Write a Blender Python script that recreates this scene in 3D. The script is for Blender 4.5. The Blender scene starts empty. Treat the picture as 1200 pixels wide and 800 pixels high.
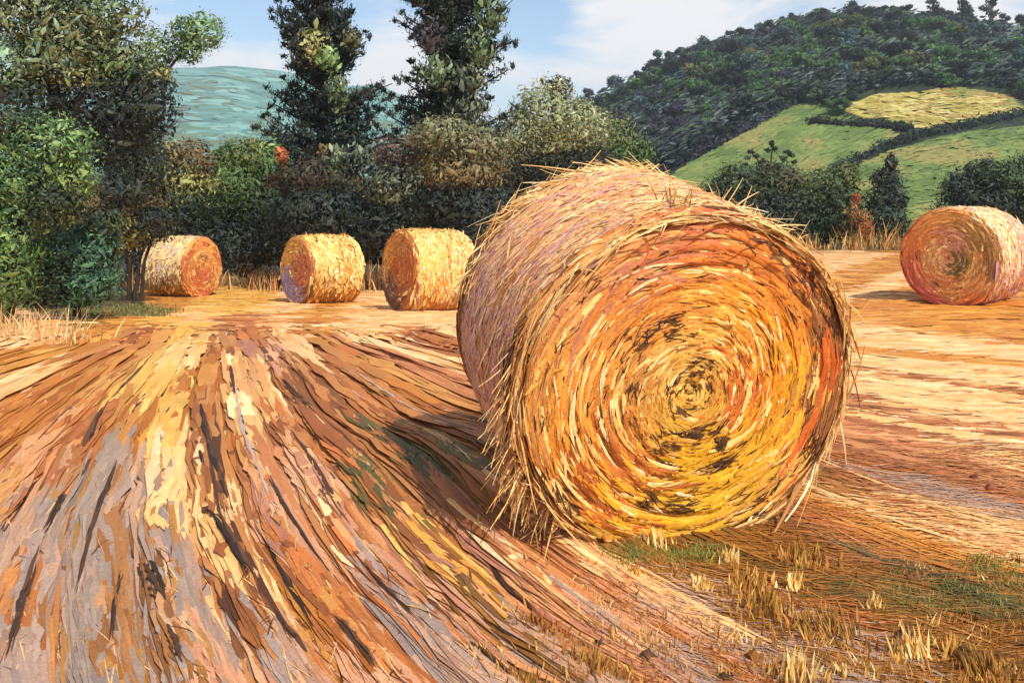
import bpy, math
import numpy as np
from mathutils import Vector

# ------------------------------------------------------------------ basics
F, CZ, HZ = 1100.0, 1.6, 230.0          # focal length (px of a 1200 px frame), eye height, horizon row
R = np.random.default_rng(7)
sc = bpy.context.scene
COL = sc.collection

def lin(c):
    c = np.asarray(c, float) / 255.0
    return np.where(c <= 0.04045, c / 12.92, ((c + 0.055) / 1.055) ** 2.4)

def P(px, py, Y):                        # a point seen at px,py standing Y metres off
    return np.array([(px - 600) / F * Y, Y, CZ - (py - HZ) / F * Y])

def unit(v):
    return v / np.maximum(np.linalg.norm(v, axis=-1, keepdims=True), 1e-9)

class Noise:                             # smooth 2-D value noise
    def __init__(self, seed, n=64):
        self.g = np.random.default_rng(seed).random((n, n)); self.n = n
    def __call__(self, x, y):
        n = self.n
        x = np.asarray(x, float); y = np.asarray(y, float)
        i = np.floor(x).astype(int); j = np.floor(y).astype(int)
        fx = x - i; fy = y - j
        fx = fx * fx * (3 - 2 * fx); fy = fy * fy * (3 - 2 * fy)
        g = self.g
        a = g[i % n, j % n]; b = g[(i + 1) % n, j % n]; c = g[i % n, (j + 1) % n]; d = g[(i + 1) % n, (j + 1) % n]
        return (a * (1 - fx) + b * fx) * (1 - fy) + (c * (1 - fx) + d * fx) * fy
N1, N2, N3 = Noise(1), Noise(2), Noise(3)

# ------------------------------------------------------------------ mesh building
class Geo:
    def __init__(self):
        self.v = []; self.q = []; self.t = []; self.c = []; self.n = 0
    def add(self, v, q=None, t=None, c=None):
        v = np.asarray(v, float).reshape(-1, 3)
        if q is not None and len(q): self.q.append(np.asarray(q, int).reshape(-1, 4) + self.n)
        if t is not None and len(t): self.t.append(np.asarray(t, int).reshape(-1, 3) + self.n)
        c = np.asarray(c, float)
        self.c.append(np.broadcast_to(c, (len(v), 3)).copy() if c.ndim == 1 else c.reshape(-1, 3))
        self.v.append(v); self.n += len(v)
    def ribbons(self, C, N, W, col, ridge=0.2, tint=0.05):
        """n strips of k points: centre lines C (n,k,3), facing N, widths W (n,k), colours col (n,3)"""
        n, k = C.shape[:2]
        if n == 0: return
        N = np.broadcast_to(N, C.shape)
        T = unit(np.gradient(C, axis=1))
        S = unit(np.cross(T, N)); U = np.cross(S, T)
        W = np.broadcast_to(W, (n, k))[..., None]
        V = np.stack([C - S * W / 2, C + U * W * ridge, C + S * W / 2], 2)      # n,k,3,3
        idx = np.arange(n * k * 3).reshape(n, k, 3)
        q = np.stack([idx[:, :-1, :-1], idx[:, :-1, 1:], idx[:, 1:, 1:], idx[:, 1:, :-1]], -1)
        cc = col[:, None, None, :] * (1 + R.normal(0, tint, (n, k, 3, 1)))
        self.add(V.reshape(-1, 3), q.reshape(-1, 4), None, np.clip(cc, 0.003, 1).reshape(-1, 3))
    def tube(self, pts, rad, col, seg=7):
        pts = np.asarray(pts, float); k = len(pts); rad = np.broadcast_to(np.asarray(rad, float), (k,))
        T = unit(np.gradient(pts, axis=0))
        ref = np.array([1.0, 0.2, 0.1]) if abs(T[0, 0]) < .8 else np.array([0, 1.0, .2])
        S = unit(np.cross(T, ref)); U = np.cross(T, S)
        a = np.linspace(0, 2 * np.pi, seg, endpoint=False)
        rr = rad[:, None] * (1 + R.normal(0, .08, (k, seg)))
        V = pts[:, None] + rr[..., None] * (np.cos(a)[None, :, None] * S[:, None] + np.sin(a)[None, :, None] * U[:, None])
        idx = np.arange(k * seg).reshape(k, seg); nx = np.roll(idx, -1, 1)
        q = np.stack([idx[:-1], nx[:-1], nx[1:], idx[1:]], -1)
        cc = lin(col) * (1 + R.normal(0, .12, (k * seg, 1)))
        self.add(V.reshape(-1, 3), q.reshape(-1, 4), None, np.clip(cc, .003, 1))
    def build(self, name, mat, parent=None, smooth=True, origin=None):
        v = np.concatenate(self.v); c = np.concatenate(self.c)
        if origin is not None: v = v - np.asarray(origin)
        q = np.concatenate(self.q) if self.q else np.zeros((0, 4), int)
        t = np.concatenate(self.t) if self.t else np.zeros((0, 3), int)
        me = bpy.data.meshes.new(name)
        me.vertices.add(len(v)); me.vertices.foreach_set("co", v.astype(np.float32).ravel())
        nl = len(q) * 4 + len(t) * 3
        me.loops.add(nl); me.loops.foreach_set("vertex_index", np.concatenate([q.ravel(), t.ravel()]).astype(np.int32))
        me.polygons.add(len(q) + len(t))
        ls = np.concatenate([np.arange(len(q)) * 4, len(q) * 4 + np.arange(len(t)) * 3])
        me.polygons.foreach_set("loop_start", ls.astype(np.int32))
        me.polygons.foreach_set("use_smooth", np.full(len(ls), smooth))
        me.update(calc_edges=True)
        at = me.color_attributes.new("Col", 'FLOAT_COLOR', 'POINT')
        at.data.foreach_set("color", np.concatenate([c, np.ones((len(c), 1))], 1).astype(np.float32).ravel())
        me.materials.append(mat)
        o = bpy.data.objects.new(name, me); COL.objects.link(o)
        if origin is not None: o.location = Vector(origin)
        if parent is not None:
            o.parent = parent
            if origin is None: o.location = -Vector(parent.location)      # vertices are in world metres
            else: o.location = (0, 0, 0)
        return o

def tag(o, label=None, cat=None, group=None, kind=None):
    if label: o["label"] = label
    if cat: o["category"] = cat
    if group: o["group"] = group
    if kind: o["kind"] = kind
    return o

def empty(name, loc, label, cat, group=None):
    o = bpy.data.objects.new(name, None); COL.objects.link(o)
    o.location = Vector(loc); o.empty_display_size = .2
    return tag(o, label, cat, group)

# ------------------------------------------------------------------ materials
def material(name, rough=.7, nscale=30., amount=.25, bump=.2, bscale=60., stretch=(1, 1, 1), spec=.25, sub=0.):
    m = bpy.data.materials.new(name); m.use_nodes = True
    nt = m.node_tree; nd = nt.nodes; lk = nt.links
    b = nd["Principled BSDF"]; b.inputs["Roughness"].default_value = rough
    b.inputs["Specular IOR Level"].default_value = spec
    a = nd.new("ShaderNodeAttribute"); a.attribute_name = "Col"
    tc = nd.new("ShaderNodeTexCoord"); mp = nd.new("ShaderNodeMapping"); mp.inputs["Scale"].default_value = stretch
    lk.new(tc.outputs["Object"], mp.inputs["Vector"])
    n = nd.new("ShaderNodeTexNoise"); n.inputs["Scale"].default_value = nscale; n.inputs["Detail"].default_value = 5
    lk.new(mp.outputs[0], n.inputs["Vector"])
    mr = nd.new("ShaderNodeMapRange"); mr.inputs[1].default_value = .3; mr.inputs[2].default_value = .7
    mr.inputs[3].default_value = 1 - amount; mr.inputs[4].default_value = 1 + amount
    lk.new(n.outputs["Fac"], mr.inputs[0])
    mx = nd.new("ShaderNodeVectorMath"); mx.operation = 'SCALE'
    lk.new(a.outputs["Color"], mx.inputs[0]); lk.new(mr.outputs[0], mx.inputs["Scale"])
    lk.new(mx.outputs[0], b.inputs["Base Color"])
    if bump:
        n2 = nd.new("ShaderNodeTexNoise"); n2.inputs["Scale"].default_value = bscale; n2.inputs["Detail"].default_value = 4
        lk.new(mp.outputs[0], n2.inputs["Vector"])
        bp = nd.new("ShaderNodeBump"); bp.inputs["Strength"].default_value = bump; bp.inputs["Distance"].default_value = .02
        lk.new(n2.outputs["Fac"], bp.inputs["Height"]); lk.new(bp.outputs[0], b.inputs["Normal"])
    return m

M_GROUND = material("stubble_soil", .85, 9, .22, .5, 55)
M_STRAW = material("straw", .6, 60, .15, .25, 150, spec=.3)
M_LEAF = material("leaves", .55, 8, .18, .15, 30, spec=.3)
M_FARLEAF = material("far_leaves", .75, 1.2, .25, 0, 30, spec=.1)
M_BARK = material("bark", .85, 14, .3, .6, 40, (1, 1, .3))
M_HILL = material("hill_meadow", .9, .25, .16, .3, .6, (1, 1, 1), .1)
M_FAR = material("far_meadow", .95, .02, .12, 0, .05, (1, 1, 1), .05)
M_GRASS = material("grass_blades", .6, 40, .2, 0, 60)

# ------------------------------------------------------------------ the lie of the land
_yl = [0, 3, 6, 8, 11, 13, 15, 17.5, 20.6, 23.5, 28, 40, 60, 100, 300, 5000]
_zl = [-1.6, -1.59, -1.57, -1.56, -1.64, -1.77, -1.94, -2.13, -2.36, -2.5, -2.62, -3.1, -4.2, -6, -8, -8]
_yr = [0, 3, 6, 11, 14.3, 25, 35, 60, 100, 300, 5000]
_zr = [-1.6, -1.59, -1.58, -1.58, -1.64, -1.76, -1.95, -3, -5, -8, -8]
def prof(Y, a, b):
    return sum(np.interp(Y * k, a, b) for k in (.86, .92, .97, 1.03, 1.08, 1.14)) / 6
def sstep(x, a, b):
    t = np.clip((x - a) / (b - a), 0, 1); return t * t * (3 - 2 * t)
def flow_c(Y): return np.interp(Y, [0, 1.5, 2.2, 2.6, 3.05, 3.65, 4.5, 5.4, 6.3, 7.7, 9.3, 11, 14, 30], [3.0, 1.3, .62, .29, 0, -.35, -.78, -1.16, -1.52, -2.02, -2.58, -3.15, -4.1, -8.5])
def flow_w(Y): return np.interp(Y, [0, 3.1, 5.8, 8, 10, 14, 30], [1.05, 1, .82, .66, .5, .46, 1.2])
def S_of(X, Y): return (X - flow_c(Y)) / flow_w(Y)
def G0(X, Y):
    X = np.asarray(X, float); Y = np.asarray(Y, float)
    Ya = np.maximum(np.abs(Y), .01)
    t = sstep(X, -1.5, 6.5)
    z = prof(Ya, _yl, _zl) * (1 - t) + prof(Ya, _yr, _zr) * t
    z = z + .17 * np.exp(-((X - .4) / .95) ** 2 / 2 - ((Y - 5.55) / .68) ** 2 / 2)
    return CZ + z
def relief(X, Y):
    s = S_of(X, Y)
    fade = (1 - sstep(Y, 9, 14)) * (1 - sstep(X - .05 * Y, -.15, .6)) * sstep(Y, .5, 2)
    u = s * 3.1 + .25 * N1(s * 1.3 + 9, Y * .5)
    r = fade * (.034 * np.cos(2 * np.pi * u) + .02 * (N2(s * 6 + 3, Y * .55) - .5) + .008 * (N3(s * 17, Y * 1.1) - .5))
    near = (1 - sstep(Y, 14, 26))
    r = r + near * (.05 * (N3(X * 1.6 + 5, Y * 1.9) - .5) * sstep(X - .12 * Y, .3, 1.5) + .02 * (N2(X * 6 + 5, Y * 7) - .5))
    return r
def Gz(X, Y): return G0(X, Y) + relief(np.asarray(X, float), np.asarray(Y, float))
def unproj(px, py):                       # where the line of sight meets the field
    px = np.asarray(px, float); py = np.asarray(py, float)
    Y = np.full(np.broadcast(px, py).shape, 6.0)
    for _ in range(40):
        X = (px - 600) / F * Y
        Yn = F * (CZ - G0(X, Y)) / np.maximum(py - HZ, 5)
        Y = Y * .5 + np.clip(Yn, 1, 200) * .5
    return (px - 600) / F * Y, Y

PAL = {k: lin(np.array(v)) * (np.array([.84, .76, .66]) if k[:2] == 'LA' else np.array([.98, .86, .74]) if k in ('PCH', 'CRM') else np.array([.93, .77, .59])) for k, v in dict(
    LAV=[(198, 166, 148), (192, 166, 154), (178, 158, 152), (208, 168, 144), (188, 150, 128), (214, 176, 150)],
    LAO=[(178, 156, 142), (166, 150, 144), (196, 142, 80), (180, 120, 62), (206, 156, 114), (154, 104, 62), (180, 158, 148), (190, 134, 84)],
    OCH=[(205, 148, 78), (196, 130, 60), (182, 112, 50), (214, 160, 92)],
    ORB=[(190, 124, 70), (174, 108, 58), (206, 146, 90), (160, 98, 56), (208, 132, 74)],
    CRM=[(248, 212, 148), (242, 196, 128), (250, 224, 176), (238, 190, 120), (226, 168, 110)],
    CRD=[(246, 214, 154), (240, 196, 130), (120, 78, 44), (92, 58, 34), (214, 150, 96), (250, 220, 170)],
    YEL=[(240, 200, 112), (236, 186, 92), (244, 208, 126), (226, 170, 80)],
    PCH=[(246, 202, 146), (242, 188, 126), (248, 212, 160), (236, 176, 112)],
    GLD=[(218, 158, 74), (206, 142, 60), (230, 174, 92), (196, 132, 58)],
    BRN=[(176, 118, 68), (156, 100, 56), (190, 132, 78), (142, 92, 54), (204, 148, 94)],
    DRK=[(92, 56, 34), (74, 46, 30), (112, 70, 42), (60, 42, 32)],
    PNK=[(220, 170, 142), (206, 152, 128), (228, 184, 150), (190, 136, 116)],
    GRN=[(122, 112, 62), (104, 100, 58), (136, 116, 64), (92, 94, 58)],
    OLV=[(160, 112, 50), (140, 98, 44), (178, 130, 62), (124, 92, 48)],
    RBR=[(172, 112, 70), (152, 96, 58), (186, 126, 82), (204, 146, 98)],  # shadow patch right of the big bale, painted into the ground colour
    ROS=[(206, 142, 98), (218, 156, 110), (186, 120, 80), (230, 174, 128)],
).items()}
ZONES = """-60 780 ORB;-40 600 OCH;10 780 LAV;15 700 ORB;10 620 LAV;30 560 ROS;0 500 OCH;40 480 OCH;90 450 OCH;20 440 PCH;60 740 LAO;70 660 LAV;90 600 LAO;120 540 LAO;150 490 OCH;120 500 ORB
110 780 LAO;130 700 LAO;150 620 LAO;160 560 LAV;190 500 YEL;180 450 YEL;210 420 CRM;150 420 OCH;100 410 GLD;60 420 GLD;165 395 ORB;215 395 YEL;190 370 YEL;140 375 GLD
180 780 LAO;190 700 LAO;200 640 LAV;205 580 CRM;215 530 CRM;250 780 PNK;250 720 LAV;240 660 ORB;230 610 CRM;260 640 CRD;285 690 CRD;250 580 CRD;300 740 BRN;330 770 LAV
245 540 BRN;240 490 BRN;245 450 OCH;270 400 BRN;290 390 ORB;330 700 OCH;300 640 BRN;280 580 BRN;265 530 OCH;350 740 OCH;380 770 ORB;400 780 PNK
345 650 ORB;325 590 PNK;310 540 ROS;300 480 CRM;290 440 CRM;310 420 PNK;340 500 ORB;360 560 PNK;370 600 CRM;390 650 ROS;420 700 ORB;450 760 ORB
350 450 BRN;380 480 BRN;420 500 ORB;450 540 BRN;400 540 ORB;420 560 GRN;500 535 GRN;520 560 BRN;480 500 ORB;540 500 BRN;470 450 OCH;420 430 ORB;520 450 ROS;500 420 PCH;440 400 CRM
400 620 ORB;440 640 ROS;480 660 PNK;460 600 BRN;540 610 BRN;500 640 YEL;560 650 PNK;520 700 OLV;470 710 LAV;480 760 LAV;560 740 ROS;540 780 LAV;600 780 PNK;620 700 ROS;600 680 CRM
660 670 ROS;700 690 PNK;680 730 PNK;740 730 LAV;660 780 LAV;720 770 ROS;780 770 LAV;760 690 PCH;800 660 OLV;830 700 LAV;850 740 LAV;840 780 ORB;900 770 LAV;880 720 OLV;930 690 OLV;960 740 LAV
330 365 PCH;370 375 GLD;420 370 PCH;300 350 YEL;250 360 YEL;200 350 GLD;150 362 GRN;110 375 GRN;230 375 PCH;350 400 PCH;380 410 OCH;450 375 PCH;500 380 PCH;520 395 ORB;430 330 PCH;340 335 PCH;560 400 CRM;470 410 ORB
0 410 PCH;40 400 PCH;-100 450 GLD;-100 600 OCH;-150 700 ORB
1010 320 GLD;1000 300 PCH;1030 350 GLD;990 370 GLD;1100 370 GLD;1170 380 GLD;1040 400 PCH;1100 400 PCH;1180 410 PCH;1030 420 PCH;1120 430 PCH;1160 425 GLD;1090 440 PCH;1010 440 PCH;1190 445 CRM;1250 330 GLD;1250 420 PCH;1060 330 PCH
1010 480 RBR;1050 500 RBR;1085 482 RBR;1030 530 RBR;985 550 RBR;1110 475 PCH;1150 470 PCH;1130 510 CRM;1180 460 BRN;1190 500 PCH;1080 520 ROS;1030 540 ORB;1110 556 RBR;1160 562 RBR;1190 540 CRM
1000 570 OLV;1050 590 ORB;1130 580 LAV;1180 590 LAV;1100 620 CRM;1170 620 CRM;1060 630 GLD;1000 620 ORB;940 640 OLV;980 660 OLV;1040 670 BRN;1100 650 GLD;1150 655 GLD;1190 670 GRN;1110 690 GRN;1070 700 GRN;1180 710 GRN;1030 710 GRN;1150 740 OLV;1090 730 OLV;1180 770 OLV;1000 720 ORB;1010 760 LAV;1050 780 OLV;960 790 LAV;1250 600 ROS;1250 720 OLV;1120 790 OLV"""
zx, zy, zn = [], [], []
for item in ZONES.replace("\n", ";").split(";"):
    a, b, c = item.split(); zx.append(float(a)); zy.append(float(b)); zn.append(c)
ZXw, ZYw = unproj(np.array(zx), np.array(zy))
ZS, ZL = S_of(ZXw, ZYw), np.log(ZYw)
ZP = [PAL[k] for k in zn]
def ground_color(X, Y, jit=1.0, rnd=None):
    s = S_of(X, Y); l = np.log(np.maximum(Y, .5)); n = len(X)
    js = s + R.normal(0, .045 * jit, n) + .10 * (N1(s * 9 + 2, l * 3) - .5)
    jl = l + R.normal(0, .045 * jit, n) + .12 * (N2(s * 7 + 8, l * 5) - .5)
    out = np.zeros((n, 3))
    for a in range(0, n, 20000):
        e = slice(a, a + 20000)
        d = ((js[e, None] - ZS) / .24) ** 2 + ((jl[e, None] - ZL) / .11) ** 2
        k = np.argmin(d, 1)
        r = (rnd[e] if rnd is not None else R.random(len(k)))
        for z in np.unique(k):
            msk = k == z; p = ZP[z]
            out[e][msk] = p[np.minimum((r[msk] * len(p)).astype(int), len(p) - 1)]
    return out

# ------------------------------------------------------------------ ground sheet
def ground():
    front = np.radians(np.linspace(-37, 37, 420)); side = np.radians(np.linspace(37, 323, 61)[1:-1])
    ang = np.concatenate([front, side])
    rad = np.concatenate([[.25, .8, 1.5], np.geomspace(2.2, 36, 330), np.geomspace(36, 2400, 42)[1:]])
    A, RR = np.meshgrid(ang, rad)
    X = RR * np.sin(A); Y = RR * np.cos(A)
    Z = np.where((Y > 1) & (np.abs(A) < .7), Gz(X, Y), G0(X, Y))
    nr, na = X.shape
    idx = np.arange(nr * na).reshape(nr, na); nx = np.roll(idx, -1, 1)
    q = np.stack([idx[:-1], nx[:-1], nx[1:], idx[1:]], -1).reshape(-1, 4)
    x = X.ravel(); y = Y.ravel()
    yy = np.clip(np.abs(y), 1.5, 60)
    stripe = N1(S_of(x, yy) * 22, yy * .7)
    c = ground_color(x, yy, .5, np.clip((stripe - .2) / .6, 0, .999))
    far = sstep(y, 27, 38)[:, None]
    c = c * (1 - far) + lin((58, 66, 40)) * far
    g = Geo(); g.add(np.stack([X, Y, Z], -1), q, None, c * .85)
    g.add([[0, 0, float(G0(0., 0.))]], None, None, c[0] * .85)
    g.t.append(np.stack([np.full(na, g.n - 1), nx[0], idx[0]], -1))
    tag(g.build("ground", M_GROUND), "stubble field with pale straw and furrowed soil running to the far hedge", "field", None, "structure")
ground()

# straw strokes lying along the furrows
BALE_F = P(807, 456, 4.2); BALE_B = P(704, 364, 5.25); BALE_R = .812
def near_big_bale(X, Y):
    a = BALE_F[:2]; b = BALE_B[:2]; ax = (b - a) / np.linalg.norm(b - a)
    t = (X - a[0]) * ax[0] + (Y - a[1]) * ax[1]
    s = -(X - a[0]) * ax[1] + (Y - a[1]) * ax[0]
    return (t > -.02) & (t < 1.15) & (np.abs(s) < .38)
def straw_litter():
    g = Geo(); k = 6
    t = np.linspace(-.5, .5, k)
    for n, Lr, Wr, lift0, mode in ((17000, (.35, 1.2), (.030, .090), .001, 0), (15000, (.16, .7), (.013, .046), .007, 1), (3600, (.07, .26), (.004, .009), .013, 2)):
        px = R.uniform(-60, 1260, n); py = 285 + (830 - 285) * R.random(n) ** .85
        X, Y = unproj(px, py)
        lat = (sstep(X - .05 * Y, -.05, .6) * .97 + sstep(Y, 9, 15)) > R.random(n)
        keep = (Y < 34) & ~near_big_bale(X, Y) & ~((X < -.27 * Y - 1.2) & (Y > 15))
        X, Y, lat = X[keep], Y[keep], lat[keep]; n = len(X)
        L = R.uniform(*Lr, n) * np.clip(Y / 4, .8, 2.0) * np.where(lat, np.where(Y < 6, .38, .6), 1)
        W = R.uniform(*Wr, n) * np.clip(Y / 4, .8, 3.2) ** .9 * np.where(lat & (Y < 6), .55, 1) * (1 - .6 * sstep(X - .05 * Y, -.2, .25) * (Y < 6))
        yy = Y[:, None] + t * L[:, None] * 1.25
        s = S_of(X, Y); drift = R.normal(0, .03 if mode < 2 else .07, n)
        xx = flow_c(yy) + (s[:, None] + drift[:, None] * t) * flow_w(yy)
        ang = R.normal(0, .16 if mode < 2 else .3, n) + np.where(X > 0, -.14 - .35 * (1 - sstep(X - .05 * Y, .1, .9)) * (Y < 6), .05)
        xl = X[:, None] + t * L[:, None] * np.cos(ang)[:, None]
        yl = Y[:, None] + t * L[:, None] * np.sin(ang)[:, None] * 1.5 + .12 * L[:, None] * t ** 2
        xx = np.where(lat[:, None], xl, xx); yy = np.where(lat[:, None], yl, yy)
        wv = .03 * (N1(xx * 2.5, yy * 2.6) - .5) * sstep(9 - Y, 0, 3)[:, None]
        xx = xx + np.where(lat[:, None], 0, wv); yy = yy + np.where(lat[:, None], wv, 0)
        lift = lift0 + R.uniform(0, .006, n)
        C = np.stack([xx, yy, Gz(xx, yy) + lift[:, None]], -1)
        prof_w = np.array([.25, .8, 1, .95, .75, .2]) * (1 + R.normal(0, .2, (n, k)))
        rnd = np.clip(R.normal(0, .13, n) + 1.6 * N1(s * 15, Y * .22 + 4) - .3, 0, .999)
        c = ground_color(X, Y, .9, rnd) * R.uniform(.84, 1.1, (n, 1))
        if mode == 2:
            e = R.random(n); c[e < .4] = lin((92, 58, 36)); c[e > .7] = lin((226, 180, 118))
        g.ribbons(C, np.array([0, 0, 1.]), W[:, None] * prof_w, c, (.07, .15, .25)[mode], .07)
    # dark strips painted in for the depth of the furrow gouges
    lines = [([(2, 800), (22, 720), (48, 640)], 11), ([(48, 640), (70, 590), (112, 520)], 8), ([(74, 592), (104, 520), (128, 475)], 7), ([(0, 610), (30, 575), (66, 540)], 9),
             ([(160, 640), (176, 680), (196, 730)], 17), ([(190, 740), (203, 765), (212, 800)], 10), ([(232, 470), (246, 540), (280, 625)], 9), ([(222, 470), (228, 520), (240, 560)], 5),
             ([(240, 600), (275, 655), (302, 705)], 10), ([(300, 610), (340, 690), (375, 745)], 9), ([(320, 730), (345, 760), (360, 780)], 8),
             ([(458, 674), (500, 712), (548, 755)], 15), ([(552, 762), (580, 784), (600, 805)], 11), ([(285, 430), (300, 470), (330, 520)], 7), ([(310, 560), (345, 620), (400, 690)], 7),
             ([(300, 420), (330, 450), (372, 492)], 5), ([(350, 470), (410, 520), (470, 570)], 7), ([(125, 480), (150, 450), (180, 420)], 5), ([(90, 700), (108, 630), (140, 550)], 6), ([(130, 780), (136, 700), (150, 640)], 5),
             ([(410, 650), (450, 700), (500, 750)], 5), ([(380, 720), (420, 770), (440, 800)], 8), ([(560, 640), (600, 690), (640, 720)], 6)]
    for pts, w in lines:
        pts = np.array(pts, float); tt = np.linspace(0, 1, 24)
        qx = np.interp(tt, [0, .5, 1], pts[:, 0]); qy = np.interp(tt, [0, .5, 1], pts[:, 1])
        for q_ in range(4):                    # ragged, nearly continuous
            kk = 14; a = R.uniform(0, .25); u = np.linspace(a, R.uniform(.75, 1), kk)
            X, Y = unproj(np.interp(u, tt, qx) + R.normal(0, w * .22) + R.normal(0, w * .05, kk), np.interp(u, tt, qy))
            C = np.stack([X, Y, Gz(X, Y) + R.uniform(.025, .033)], -1)[None]
            ww = w * R.uniform(.45, .8) * Y / F * np.sin(np.linspace(.15, 2.95, kk)) * R.uniform(.45, 1.2, kk)
            g.ribbons(C, np.array([0, 0, 1.]), ww[None], lin([(52, 34, 24), (80, 52, 32), (98, 62, 38), (64, 44, 32)][q_])[None], .1, .1)
    for i in range(150):                       # long unbroken lines left by the rake
        kk = 22; s0 = R.uniform(-2.1, 1.5); y0 = R.uniform(2.6, 7.5); y1 = y0 + R.uniform(.8, 3.2)
        Y = np.linspace(y0, min(y1, 10.5), kk); X = flow_c(Y) + (s0 + R.normal(0, .05) * (Y - y0) / 3) * flow_w(Y)
        C = np.stack([X, Y, Gz(X, Y) + R.uniform(.012, .02)], -1)[None]
        if near_big_bale(X, Y).any() or (X - .05 * Y > -.05).any(): continue
        ww = R.uniform(.008, .03) * (Y / 4) ** .6 * np.sin(np.linspace(.1, 3.04, kk)) * R.uniform(.5, 1.25, kk)
        col = [(86, 54, 34), (120, 76, 42), (160, 108, 60), (204, 146, 84), (232, 186, 124), (198, 168, 152)][R.choice(6, p=[.12, .14, .18, .2, .18, .18])]
        g.ribbons(C, np.array([0, 0, 1.]), ww[None], lin(col)[None] * .85, .12, .08)
    tag(g.build("straw", M_STRAW), "loose cut straw and broken stalks strewn over the furrows", "straw", None, "stuff")
straw_litter()

# ------------------------------------------------------------------ bales
def nearest(pts, u, v, jit):
    a = np.array([p[:2] for p in pts]); n = len(u)
    d = (u + R.normal(0, jit, n))[:, None] - a[:, 0]; e = (v + R.normal(0, jit, n))[:, None] - a[:, 1]
    k = np.argmin(d * d + e * e, 1)
    return lin(np.array([p[2] for p in pts]))[k]

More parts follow.
